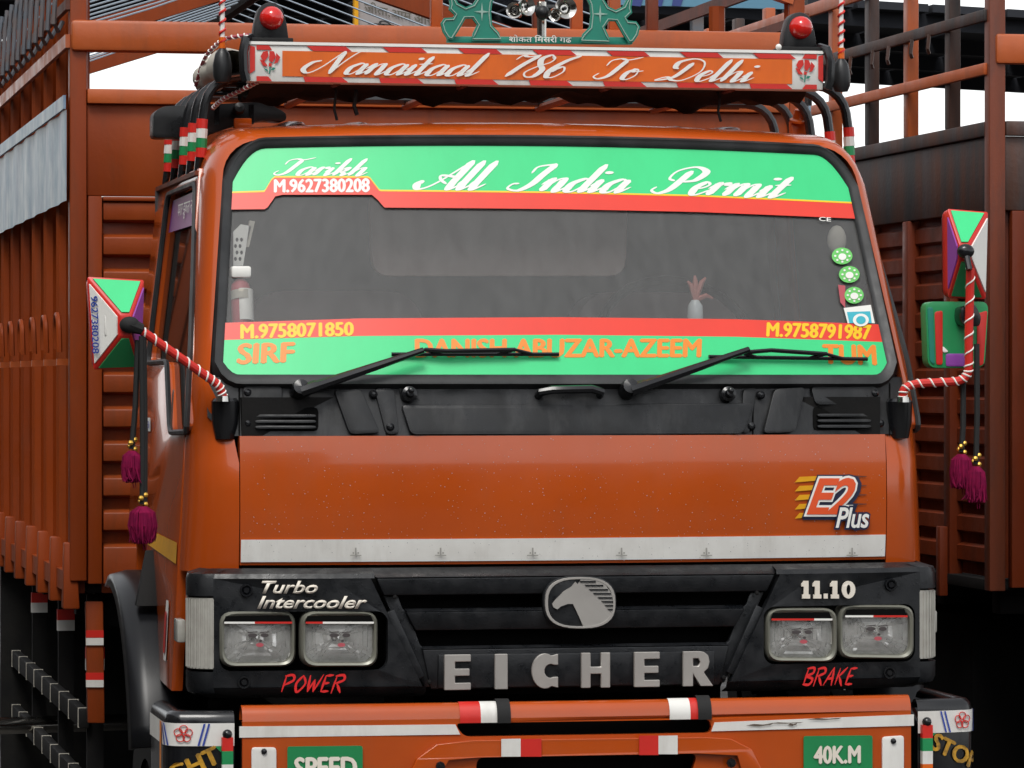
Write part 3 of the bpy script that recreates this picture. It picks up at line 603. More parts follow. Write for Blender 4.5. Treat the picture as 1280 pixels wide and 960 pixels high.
# round stickers inside the right edge of the glass
def disc_px(cx, cy, rx, ry, surf, off, name, m, parent, n=18):
    return px_poly([(cx + rx * math.cos(2 * math.pi * k / n), cy + ry * math.sin(2 * math.pi * k / n)) for k in range(n)], surf, off, name, m, parent)
for cx, cy, rx, m in ((1052, 320, 13, 'sgreen'), (1061, 343, 13, 'sgreen'), (1067, 369, 12, 'sgreen')):
    disc_px(cx, cy, rx, 10.5, W, 0.005, 'sticker', m, ws); disc_px(cx, cy + 1, 5, 4.2, W, 0.007, 'sticker_print', 'ltext', ws)
    for k in range(8):
        a = k * math.pi / 4; disc_px(cx + rx * 0.68 * math.cos(a), cy + 7.2 * math.sin(a), 1.6, 1.4, W, 0.007, 'sticker_print', 'ltext', ws, 6)
px_poly([(1047, 356), (1056, 357), (1056, 385), (1050, 378)], W, 0.004, 'sticker', 'spink', ws)
px_poly([(1054, 385), (1088, 381), (1093, 404), (1059, 404)], W, 0.004, 'sticker', 'ltext', ws)
px_poly([(1058, 390), (1087, 389), (1089, 404), (1061, 404)], W, 0.006, 'sticker_print', 'scyan', ws)
disc_px(1075, 400, 10, 8, W, 0.008, 'sticker_print', 'ltext', ws); disc_px(1075, 400, 6, 5, W, 0.009, 'sticker_print', 'scyan', ws)

# --- black cowl under the windscreen
def CW(x, z): return 0.075 + 0.10 * x * x + 0.04 * (z - 1.6) / 0.15
cowl_out = rquad([xz(261, 476, CW), xz(1136, 476, CW), xz(1137, 545, CW), xz(1128, 548, CW), xz(700, 545, CW), xz(275, 547, CW), xz(263, 530, CW)], 0.03, 3)
b = MB(); cxs = lin(-0.945, 0.945, 40)
zt = lambda x: 1.752; 
def zb(x): return 1.600 + (0.05 * max(0, (abs(x) - 0.90) / 0.045) ** 2)
b.grid(lambda x, v: (x, CW(x, zb(x) + (zt(x) - zb(x)) * v), zb(x) + (zt(x) - zb(x)) * v), cxs, lin(0, 1, 5))
b.grid(lambda x, v: (x, CW(x, zb(x)) + 0.05 * v, zb(x) - 0.002 * v), cxs, [0, 1]); b.grid(lambda x, v: (x, CW(x, 1.752) + 0.06 * v, 1.752 + 0.006 * v), cxs, [0, 1])
cowl = b.build('cowl_panel', 'plast', T, smooth=50)
def raised(pts, surf, off, m, parent, name, th=None, bev=0.004):
    q = rquad([xz(x, y, surf) for x, y in pts], 0.012, 2); b = MB(); b.prism(q, flat(surf, off), 0.0, off + 0.002 if th is None else th); return b.build(name, m, parent, bevel=bev)
raised([(500, 506), (940, 504), (926, 542), (512, 543)], CW, 0.022, 'plast', cowl, 'service_lid')
raised([(497, 482), (945, 480), (941, 500), (502, 502)], CW, 0.004, 'plast', cowl, 'upper_recess')
for pts in ([(416, 487), (450, 486), (474, 541), (436, 543)], [(966, 486), (1005, 484), (992, 540), (952, 542)]): raised(pts, CW, 0.018, 'plast', cowl, 'cover_plate')
for pts in ([(467, 485), (492, 485), (498, 543), (482, 543)], [(928, 486), (944, 485), (936, 541), (926, 541)]): raised(pts, CW, 0.010, 'plast', cowl, 'edge_plate')
for x0, x1, yy in ((318, 394, 517), (1020, 1087, 516)):
    raised([(x0 - 4, yy - 8), (x1 + 4, yy - 8), (x1 + 4, yy + 22), (x0 - 4, yy + 22)], CW, 0.003, 'dark', cowl, 'vent_recess')
    for k in range(3): raised([(x0, yy + 1 + k * 7), (x1, yy + 1 + k * 7), (x1, yy + 4.5 + k * 7), (x0, yy + 4.5 + k * 7)], CW, 0.016, 'plast', cowl, 'vent_slat', bev=0.001)
for pts in ([(303, 482), (352, 482), (352, 503), (303, 503)], [(1012, 483), (1095, 483), (1100, 506), (1018, 506)]): raised(pts, CW, 0.012, 'plast', cowl, 'cover_plate')
for px in (299, 483, 941, 1112): raised([(px - 1, 478), (px + 1, 478), (px + 1, 545), (px - 1, 545)], CW, 0.001, 'dark', cowl, 'seam', bev=0)
for x, y in ((309, 491), (309, 529), (466, 493), (487, 534), (950, 494), (938, 533), (1092, 492), (1099, 529)):
    p = at(x, y, CW); b = MB(); b.lathe([(0, 0.018), (0.006, 0.017), (0.011, 0.012), (0.0115, 0)], p, (0, -1, 0), 12); b.build('screw', 'gloss', cowl)
for x in (510, 908):
    p = at(x, 494, CW); b = MB(); b.lathe([(0, 0.05), (0.010, 0.048), (0.012, 0.03), (0.020, 0.026), (0.022, 0)], p, (0, -1, 0.15), 14); b.sphere(p + Vector((0.0, -0.045, 0.012)), 0.009, 5); b.build('washer_nozzle', 'gloss', cowl)
p0, p1 = at(672, 492, CW), at(750, 491, CW)
b = MB(); b.tube([p0 + Vector((0, 0.01, -0.01)), p0 + Vector((0.004, -0.03, 0.004)), p0 + Vector((0.03, -0.036, 0.01)), p1 + Vector((-0.03, -0.036, 0.01)), p1 + Vector((-0.004, -0.03, 0.004)), p1 + Vector((0, 0.01, -0.01))], 0.011, 8); b.build('grab_handle', 'gloss', cowl)
for s in (-1, 1):   # pockets the mirror arms plug into
    b = MB(); c = at(281, 515, CW) if s < 0 else at(1123, 515, CW)
    b.lathe([(0, -0.075), (0.026, -0.07), (0.034, -0.03), (0.036, 0.028), (0.030, 0.036), (0.018, 0.030)], c + Vector((0, -0.005, 0)), (0, 0, 1), 16); b.build('arm_socket', 'gloss', cowl)
# wipers
def wiper(piv, knee, tip0, tip1, name='wiper'):
    w = MB(); a = at(*piv, CW, 0.03); k = at(*knee, W, 0.05)
    m_ = a + (k - a) * 0.12
    w.lathe([(0, 0.05), (0.020, 0.045), (0.024, 0.02), (0.024, -0.03)], a + Vector((0, 0.02, 0)), (0, -1, 0.3), 14)
    w.tube([a + Vector((0, -0.015, 0)), m_ + Vector((0, -0.015, 0)), a + (k - a) * 0.14 + Vector((0, -0.015, 0)), a + (k - a) * 0.6 + Vector((0, -0.012, 0)), k], [0.017, 0.017, 0.014, 0.011, 0.008], 8)
    o = w.build(name, 'gloss', T)
    e0, e1 = at(*tip0, W, 0.016), at(*tip1, W, 0.016); b = MB()
    pts = [e0 + (e1 - e0) * t for t in lin(0, 1, 14)]
    pts = [Vector((p.x, W(p.x, p.z) - 0.016, p.z)) for p in pts]
    b.tube(pts, 0.0055, 6)
    c = at((knee[0] + 30), knee[1] + 1, W, 0.035)
    for t0, t1 in ((0.10, 0.36), (0.62, 0.90)):
        i0, i1 = pts[int(13 * t0)], pts[int(13 * t1)]; mm = (i0 + i1) / 2 + Vector((0, -0.012, 0.012))
        b.tube([i0, mm, i1], 0.0045, 6); b.tube([mm, c], 0.006, 6)
    b.build('wiper_blade', 'gloss', o)
wiper((373, 489), (525, 438), (488, 443), (697, 443)); wiper((783, 488), (930, 437), (884, 446), (1082, 449))

# --- grille
GT, GB = 1.258, 0.932
def gsec(x):   # plan position wraps round the corner past 0.93
    return G(x, 0)
grille = empty('grille'); grille.parent = T
def side_bezel(s):
    f = lambda a, z, d: (s * a, G(a, z) + d, z)
    outer = [(0.545, 1.235), (0.935, 1.235), (0.935, 0.955), (0.41, 0.955)]
    hole = rrect(0.500, 0.932 - 0.002, 0.998, 1.150, 0.03)
    hole = [(x, z) for x, z in hole]
    b = MB(); b.prism([[(0.545, 1.235)] + [(x, 1.235) for x in (0.65, 0.75, 0.85)] + [(0.945, 1.235), (0.945, 1.1), (0.945, 0.955)] + [(x, 0.955) for x in (0.85, 0.7, 0.55)] + [(0.41, 0.955)], hole], f, 0.0, 0.03)
    # top ledge and underside
    xs = lin(0.535, 0.945, 8)
    b.grid(lambda x, v: (s * x, G(x, 0) + [0, 0.006, 0.055][int(v)], [1.235, 1.247, 1.259][int(v)]), xs, [0, 1, 2])
    b.grid(lambda x, v: (s * x, G(x, 0) + [0, 0.01, 0.06][int(v)], [0.955, 0.94, 0.925][int(v)]), lin(0.40, 0.945, 8), [0, 1, 2])
    # wrap round the corner, open for the indicator
    def wrap(t):
        a = R(90 * t); return 0.945 + 0.062 * math.sin(a), G(0.945, 0) + 0.075 * (1 - math.cos(a)) + max(0, t - 1) * 0.2
    ts = lin(0, 1, 7) + [1.6]
    for z0, z1 in ((1.19, 1.235), (0.955, 0.995)):
        b.grid(lambda t, v: (s * wrap(t)[0], wrap(t)[1], z0 + (z1 - z0) * v), ts, [0, 1]); b.grid(lambda t, v: (s * (wrap(t)[0] - 0.03 * v), wrap(t)[1] + 0.02 * v, z0 if z0 > 1.1 else z1), ts, [0, 1])
    b.grid(lambda t, v: (s * (wrap(t)[0] - [0, 0.004, 0.04][int(v)]), wrap(t)[1] + [0, 0.004, 0.03][int(v)], [1.235, 1.247, 1.259][int(v)]), ts, [0, 1, 2])
    b.grid(lambda t, v: (s * (wrap(t)[0] - [0, 0.006, 0.05][int(v)]), wrap(t)[1] + [0, 0.006, 0.04][int(v)], [0.955, 0.94, 0.925][int(v)]), ts, [0, 1, 2])
    b.build('lamp_bezel', 'gplast', grille, smooth=40)
    b = MB(); b.box(min(s * 0.49, s * 0.935), max(s * 0.49, s * 0.935), 0.125, 0.14, 0.98, 1.16); b.build('lamp_recess', 'dark', grille)
    b = MB(); b.box(min(s * 0.935, s * 0.985), max(s * 0.935, s * 0.985), 0.11, 0.40, 0.93, 1.25); b.build('bezel_back', 'dark', grille)
side_bezel(-1); side_bezel(1)
for x, y in ((308, 738), (305, 853), (1114, 731), (1112, 841)):
    p = at(x, y, G); b = MB(); b.lathe([(0, 0.004), (0.007, 0.004), (0.009, -0.002), (0.013, 0.003), (0.016, 0.003), (0.017, 0)], p, (0, -1, 0), 14); b.build('screw', 'gloss', grille)
# centre: header, slats, plate
def trap(z): return 0.395 + 0.148 * (z - 0.93) / 0.327      # half width of the centre piece
def slab(z0, z1, k0, k1, y0, y1, name, th=0.03):   # face from (y0,z0) to (y1,z1) with half widths
    b = MB(); b.hexa([(-k0, y0, z0), (k0, y0, z0), (k0, y0 + th + 0.03, z0), (-k0, y0 + th + 0.03, z0), (-k1, y1, z1), (k1, y1, z1), (k1, y1 + th, z1), (-k1, y1 + th, z1)])
    return b.build(name, 'gplast', grille, bevel=0.004)
b = MB(); b.hexa([(-0.40, 0.085, 0.925), (0.40, 0.085, 0.925), (0.40, 0.1, 0.925), (-0.40, 0.1, 0.925), (-0.55, 0.085, 1.25), (0.55, 0.085, 1.25), (0.55, 0.1, 1.25), (-0.55, 0.1, 1.25)]); b.build('radiator_back', 'dark', grille)
slab(1.190, 1.234, trap(1.19) - 0.003, trap(1.234) - 0.003, 0.004, 0.0, 'grille_header'); slab(1.236, 1.259, trap(1.24) - 0.003, trap(1.259) - 0.003, 0.0, 0.05, 'header_ledge', 0.01)
slab(1.098, 1.146, 0.425, 0.452, 0.012, 0.004, 'grille_slat'); slab(1.147, 1.154, 0.450, 0.454, 0.006, 0.028, 'slat_ledge', 0.01)
slab(1.050, 1.056, 0.408, 0.412, 0.008, 0.03, 'slat_ledge', 0.01); slab(0.945, 1.049, 0.385, 0.408, 0.016, 0.010, 'badge_plate')
slab(0.948, 1.036, 0.368, 0.368, 0.006, 0.002, 'badge_plate', 0.02)
for s in (-1, 1):
    b = MB(); pn = [(trap(1.188) - 0.004, 1.188), (trap(1.06) - 0.004, 1.06), (trap(0.95) - 0.004, 0.95), (0.372, 0.95), (0.384, 1.04), (0.412, 1.06), (0.440, 1.14), (0.458, 1.155), (0.470, 1.188)]
    b.prism(pn, lambda x, z, d: (s * x, 0.024 + d, z), 0, 0.02); b.build('grille_cheek', 'gplast', grille, bevel=0.003)
    b = MB(); b.bar((s * 0.492, 0.016, 1.15), (s * 0.412, 0.016, 0.975), 0.022, 0.016, (0, 1, 0)); b.build('grille_rib', 'gplast', grille, bevel=0.003)
    for z, x in ((1.186, 0.482), (0.966, 0.392)):
        b = MB(); b.lathe([(0, 0.004), (0.005, 0.003), (0.006, 0)], (s * x, 0.0, z), (0, -1, 0), 10); b.build('screw', 'chassis', grille)
# EICHER letters, real relief
def glyph(loops, x0, x1, zb_, zt_, y, parent, m='silver', name='badge_letter', th=0.012):
    q = [[(x0 + (x1 - x0) * a, zb_ + (zt_ - zb_) * c) for a, c in lp] for lp in loops]; b = MB(); b.prism(q, flat(y), 0, th); return b.build(name, m, parent, bevel=0.0015, seg=1)
gE = [[(0, 0), (1, 0), (1, 0.2), (0.4, 0.2), (0.4, 0.4), (0.95, 0.4), (0.95, 0.6), (0.4, 0.6), (0.4, 0.8), (1, 0.8), (1, 1), (0, 1)]]
gI = [[(0, 0), (1, 0), (1, 1), (0, 1)]]
gH = [[(0, 0), (0.32, 0), (0.32, 0.4), (0.68, 0.4), (0.68, 0), (1, 0), (1, 1), (0.68, 1), (0.68, 0.6), (0.32, 0.6), (0.32, 1), (0, 1)]]
gC = [[(0.5 + 0.5 * math.cos(a) if math.cos(a) < 0.98 else 1, 0.5 + 0.5 * math.sin(a)) for a in lin(R(60), R(300), 16)]]
gC[0] = [(1, 0.98)] + gC[0] + [(1, 0.02), (1, 0.33)] + [(0.72 + 0.24 * math.cos(a), 0.5 + 0.2 * math.sin(a)) for a in lin(R(300), R(60), 10)] + [(1, 0.67)]
gR = [[(0, 0), (0.36, 0), (0.36, 0.36), (0.62, 0), (1.08, 0), (0.74, 0.40), (0.9, 0.52), (0.95, 0.7), (0.9, 0.88), (0.74, 0.98), (0.6, 1), (0, 1)], [(0.36, 0.58), (0.36, 0.8), (0.55, 0.8), (0.62, 0.69), (0.55, 0.58)]]
def px_x(px): return at(px, 838, 0).x
for gl_, a, c in ((gE, 555, 588), (gI, 618, 634), (gC, 664, 697), (gH, 726, 762), (gE, 792, 824), (gR, 853, 888)):
    glyph(gl_, px_x(a), px_x(c), at(722, 860, 0).z, at(722, 816, 0).z, -0.008, grille)
# emblem: oval ring with a horse head
EZ = lambda x, y: (lambda p: (p.x, p.z))(at(470 + x / 2.667, 690 + y / 2.667, 0))
ov = lambda k: rquad([EZ(676 - 118 * k, 168 - 86 * k), EZ(676 + 118 * k, 168 - 86 * k), EZ(676 + 118 * k, 168 + 86 * k), EZ(676 - 118 * k, 168 + 86 * k)], 0.085, 8)
b = MB(); b.prism(ov(1.03), flat(-0.012), 0, 0.02); emb = b.build('emblem', 'gplast', T, bevel=0.002)
b = MB(); b.prism([ov(0.99), ov(0.91)], flat(-0.019), 0, 0.008); b.build('emblem_ring', 'silver', emb, bevel=0.0015, seg=1)
horse = [(583, 172), (592, 160), (622, 130), (648, 114), (660, 98), (668, 107), (678, 90), (720, 90), (757, 104), (780, 136), (786, 168), (782, 205), (766, 232), (735, 246), (686, 246), (672, 214), (652, 172), (634, 172), (612, 180), (600, 190), (587, 183)]
b = MB(); b.prism([EZ(*p) for p in horse], flat(-0.018), 0, 0.007); b.build('emblem_horse', 'silver', emb)
for k, (xa, xb, y) in enumerate(((672, 727, 97), (690, 752, 110), (704, 768, 124), (718, 778, 137), (733, 783, 151), (746, 785, 164), (757, 785, 177), (766, 784, 190))):
    b = MB(); b.prism([EZ(xa, y - 2), EZ(xb, y - 2), EZ(xb, y + 3), EZ(xa + 6, y + 3)], flat(-0.0205), 0, 0.003); b.build('emblem_mane', 'gplast', emb)
# model lettering on the bezels
letters(text2d('Turbo', 0.022, 0.25), [(327, 726), (398, 726), (396, 742), (325, 742)], G, 0.004, 'cream', grille, solid=0.003)
letters(text2d('Intercooler', 0.022, 0.25), [(323, 745), (460, 745), (457, 761), (321, 761)], G, 0.004, 'cream', grille, solid=0.003)
letters(brush('POWER'), [(353, 842), (433, 842), (430, 867), (351, 867)], G, 0.004, 'bright_red', grille)
letters(brush('BRAKE'), [(1005, 833), (1072, 833), (1068, 858), (1002, 858)], G, 0.004, 'bright_red', grille)
def tenths(x0, kind, w=9):
    one = [(x0, 730), (x0 + 3, 726), (x0 + w, 726), (x0 + w, 743), (x0 + w + 2, 743), (x0 + w + 2, 748), (x0 + 1, 748), (x0 + 1, 743), (x0 + 3, 743), (x0 + 3, 733), (x0, 733)]
    px_poly(one, G, 0.006, 'badge_letter', 'cream', grille, 0.005)
tenths(1001, 1); tenths(1015, 1); tenths(1037, 1)
px_poly([(1029, 742), (1034, 742), (1034, 748), (1029, 748)], G, 0.006, 'badge_letter', 'cream', grille, 0.005)
zero = [[(1060 + 8.5 * math.cos(a), 737 + 11 * math.sin(a)) for a in lin(0, 5.97, 20)], [(1060 + 2.6 * math.cos(a), 737 + 6.5 * math.sin(a)) for a in lin(0, 5.9, 14)]]
b = MB(); b.prism([[(lambda p: (p.x, p.z))(at(x, y, G)) for x, y in lp] for lp in zero], flat(G, 0.006), 0, 0.005); b.build('badge_letter', 'cream', grille)

# --- headlights: bowl, ribbed lens, trim, painted top band and a painted face
def lensmat():
    m = mat('headlight_reflector', (0.95, 0.94, 0.90), 0.15, metal=0.5, col2=(0.62, 0.60, 0.55), nscale=45, amt=0.8, bump=0.6, bscale=90)
    return m
M['reflector'] = lensmat()
def headlight(x0, x1, y0, y1, red_first, fc):
    h = empty('headlight'); h.parent = T
    q = lambda d: rquad([xz(x0 + d, y0 + d, G), xz(x1 - d, y0 + d, G), xz(x1 - d, y1 - d, G), xz(x0 + d, y1 - d, G)], 0.035, 5)
    o, i_ = q(0), q(6); n = len(o); cx = sum(p[0] for p in o) / n; cz = sum(p[1] for p in o) / n
    gy = G(cx, cz); mk = lambda lp, y: [(p[0], y, p[1]) for p in lp]
    rows = [mk(q(0), gy + 0.05), mk(q(0.4), gy + 0.004), mk(q(2.5), gy - 0.004), mk(q(5), gy + 0.0), mk(q(6), gy + 0.014)]
    b = MB(); b.grid(lambda k, i: rows[int(k)][int(i) % n], list(range(5)), list(range(n + 1))); b.build('lamp_rim', 'trim', h)
    b = MB()
    def bowl(k, i):
        p = i_[int(i) % n]; t = k; return (cx + (p[0] - cx) * (1 - t), gy + 0.016 + 0.05 * (1 - (1 - t) ** 2), cz + (p[1] - cz) * (1 - t))
    rf = random.Random(int(x0)); ks = lin(0, 0.97, 9)
    for a_, c_ in zip(ks, ks[1:]):
        for i in range(n):
            q4 = [Vector(bowl(a_, i)), Vector(bowl(a_, i + 1)), Vector(bowl(c_, i + 1)), Vector(bowl(c_, i))]
            q4 = [p + Vector((0, rf.uniform(-1, 1) * 0.008, 0)) for p in q4]; b.add(q4, [(0, 1, 2, 3)])
    b.build('reflector', 'reflector', h, smooth=4)
    p = at((x0 + x1) / 2, (y0 + y1) / 2, G); b = MB(); b.lathe([(0, 0.05), (0.008, 0.048), (0.011, 0.03), (0.011, 0)], (cx, gy + 0.065, cz), (0, -1, 0), 12); b.build('bulb', 'chrome', h)
    b = MB(); b.grid(lambda k, i: (cx + (i_[int(i) % n][0] - cx) * (1 - k), gy + 0.012 - 0.012 * (1 - (1 - k) ** 2), cz + (i_[int(i) % n][1] - cz) * (1 - k)), lin(0, 0.99, 6), list(range(n + 1)))
    b.build('lens', 'lensglass', h)
    LS = lambda x, z: gy - 0.003
    px_poly([(x0 + 5, y0 + 14), (x0 + 8, y0 + 6), (x1 - 10, y0 + 5), (x1 - 6, y0 + 13.5)], LS, 0.002, 'painted_band', 'dark', h)
    a, c = x0 + 6, x1 - 6; mid = a + (c - a) * (0.45 if not red_first else 0.25 if fc == 1 else 0.7)
    px_poly([(a, y0 + 13), (mid, y0 + 13), (mid, y0 + 15.5), (a, y0 + 15.5)], LS, 0.004, 'painted_line', 'red' if red_first else 'ltext', h)
    px_poly([(mid, y0 + 13), (c, y0 + 13), (c, y0 + 15.5), (mid, y0 + 15.5)], LS, 0.004, 'painted_line', 'ltext' if red_first else 'red', h)
    ex = (x0 + x1) / 2
    for dx, w in ((-7, 6), (8, 5)):
        disc_px(ex + dx, y0 + 30, w, 2.6, LS, 0.004, 'painted_eye', 'skin', h, 12); px_poly([(ex + dx - 6, y0 + 26), (ex + dx + 6, y0 + 25), (ex + dx + 6, y0 + 26.3), (ex + dx - 6, y0 + 27.3)], LS, 0.004, 'painted_eyebrow', 'skin', h)
    disc_px(ex + 2, y0 + 42, 5, 2.6, LS, 0.004, 'painted_lips', 'spink', h, 10); disc_px(ex + 3, y0 + 37, 2, 1.6, LS, 0.004, 'painted_nose', 'skin', h, 8)
headlight(274, 371, 764, 834, False, 0); headlight(376, 473, 764, 834, True, 1)
headlight(958, 1046, 760, 828, True, 2); headlight(1050, 1140, 756, 824, False, 3)
# --- corner indicators
for s in (-1, 1):
    def wrap2(t):
        a = R(90 * t); return 0.938 + 0.066 * math.sin(a), G(0.945, 0) + 0.075 * (1 - math.cos(a)) + max(0, t - 1) * 0.2 + 0.002
    b = MB(); b.grid(lambda t, v: (s * (wrap2(t)[0]), wrap2(t)[1], 1.003 + 0.182 * v), lin(0, 1, 9) + [1.35], lin(0, 1, 4))
    b.grid(lambda t, v: (s * (wrap2(t)[0] - 0.03 * v), wrap2(t)[1] + 0.03 * v, 1.185), lin(0, 1, 9) + [1.35], [0, 1])
    ind = b.build('indicator', 'lens', T, smooth=60)
    for k in range(9):
        t = 0.05 + k * 0.12; b = MB(); p = wrap2(t); b.bar((s * (p[0] + 0.0015), p[1] - 0.001, 1.006), (s * (p[0] + 0.0015), p[1] - 0.001, 1.182), 0.003, 0.003); b.build('lens_rib', 'lens', ind)
    b = MB(); b.box(min(s * 1.004, s * 1.026), max(s * 1.004, s * 1.026), 0.16, 0.24, 1.065, 1.125); b.build('side_marker', 'lens', ind, bevel=0.005)

# --- bumper: pressed front with two slots, rounded top roll, dark corner caps
BY = -0.08
def BS(x, z): return BY + 0.03 * x * x
bumper = empty('bumper'); bumper.parent = T
fl = lambda px, py: xz(px, py, BS)
ZTOP, ZBOT = 0.876, 0.56
slot1 = rquad([fl(568, 904), fl(888, 899), fl(890, 916), fl(580, 921)], 0.018, 4)
slot2 = rquad([fl(596, 947), fl(872, 942), (0.262, 0.65), (-0.29, 0.65)], 0.02, 4)
b = MB(); xs = lin(-0.885, 0.885, 14)
b.prism([[(x, ZTOP) for x in xs] + [(x, ZBOT) for x in reversed(xs)], slot1, slot2], flat(BS), 0, 0.02)
b.grid(lambda x, t: (x, BS(x, 0) + 0.030 * (1 - math.cos(R(180 * t))), ZTOP + 0.040 * math.sin(R(180 * t))), xs, lin(0, 1, 9))
b.build('bumper_beam', 'paint', bumper, smooth=40)
b = MB(); b.box(-0.88, 0.88, 0.0, 0.02, 0.5, 0.86); b.build('bumper_back', 'dark', bumper)
# raised lower pressing between the slots
lp = [fl(505, 985), fl(520, 948), fl(545, 930), fl(590, 925), fl(880, 921), fl(912, 923), fl(938, 936), fl(962, 985)]
lo = [fl(962 - 30, 985), fl(920, 944), fl(868, 941.5), fl(598, 946), fl(560, 950), fl(538, 985)]
b = MB(); b.prism(lp + lo, flat(BS, 0.016), 0, 0.017); b.build('lower_pressing', 'paint', bumper, bevel=0.007, seg=3)
for s, x0, x1 in ((-1, 299, 569), (1, 888, 1142)):
    q = [fl(x0, 908 if s < 0 else 899), fl(x1, 905.5 if s < 0 else 893), fl(x1 + (6 if s < 0 else 2), 918 if s < 0 else 911), fl(x0, 922 if s < 0 else 914)]
    if s > 0: q = [fl(893, 903), fl(1142, 893), fl(1142, 907), fl(889, 914)]
    b = MB(); b.prism(q, flat(BS, 0.003), 0, 0.004); b.build('reflective_strip', 'white', bumper)
    for k in range(4 if s > 0 else 0):   # scraped patch on the right strip
        x, yy, ww, hh = ((932, 906, 34, 2.2), (958, 903.5, 46, 1.3), (984, 905.5, 12, 2.4), (1008, 898.5, 44, 1.8))[k]; b = MB(); b.prism([fl(x, yy + 0.6), fl(x + ww * .3, yy - hh * .6), fl(x + ww * .62, yy - hh * .2), fl(x + ww, yy - hh * .9), fl(x + ww * .9, yy), fl(x + ww * .5, yy + hh * .7), fl(x + ww * .2, yy + hh * .5)], flat(BS, 0.0045)); b.build('scrape', 'scuff', bumper)
def wraptape(px0, px1, m, rad, z, name='tape'):
    a, c = at(px0, 890, BS).x, at(px1, 890, BS).x; b = MB()
    b.grid(lambda x, t: (x, BS(x, 0) + 0.030 - rad * math.cos(R(t)), z + rad * 1.35 * math.sin(R(t))), [a, (a + c) / 2, c], lin(-12, 150, 12)); b.build(name, m, bumper)
for x0, x1, m in ((575, 601, 'red'), (601, 624, 'white'), (837, 863, 'white'), (863, 876, 'red')): wraptape(x0, x1, m, 0.0325, ZTOP - 0.002)
for x0, x1 in ((621, 638), (872, 889)): wraptape(x0, x1, 'cord', 0.037, ZTOP - 0.002, 'binding')
for x0, x1, m, y0, y1 in ((625, 649, 'white', 923, 945), (649, 675, 'red', 923, 945), (797, 821, 'red', 919, 943), (821, 845, 'white', 919, 942)):
    b = MB(); b.prism([fl(x0, y0), fl(x1, y0 - .4), fl(x1, y1), fl(x0, y1)], flat(BS, 0.0185), 0, 0.003); b.build('tape', m, bumper)
for x, y in ((549, 957), (912, 953)):
    p = at(x, y, BS, 0.016); b = MB(); b.lathe([(0, 0.012), (0.005, 0.012), (0.005, 0.006), (0.012, 0.006), (0.013, 0)], p, (0, -1, 0), 8); b.build('bolt', 'gloss', bumper)
for pts in ([(314, 934), (345, 934), (345, 1000), (314, 1000)], [(1102, 921), (1129, 919), (1129, 985), (1102, 985)]):
    b = MB(); b.prism(rquad([fl(*p) for p in pts], 0.008, 2), flat(BS, 0.008), 0, 0.009); o = b.build('reflector_plate', 'white', bumper, bevel=0.002)
    p = at((pts[0][0] + pts[1][0]) / 2, pts[0][1] + 5, BS, 0.008); b = MB(); b.lathe([(0, 0.006), (0.007, 0.004), (0.008, 0)], p, (0, -1, 0), 10); b.build('bolt', 'gloss', bumper)
for pts, txt, tq in (([(359, 933), (453, 932), (453, 990), (359, 990)], 'SPEED', [(367, 946), (446, 945), (446, 972), (367, 973)]), ([(1004, 920), (1090, 919), (1090, 978), (1004, 978)], '40K.M', [(1016, 932), (1075, 931), (1075, 954), (1016, 955)])):
    b = MB(); b.prism(rquad([fl(*p) for p in pts], 0.006, 2), flat(BS, 0.005), 0, 0.004); b.build('lettered_plate', 'pgreen', bumper)
    letters(text2d(txt, 0.0, shift=0.046), tq, BS, 0.008, 'cream', bumper)
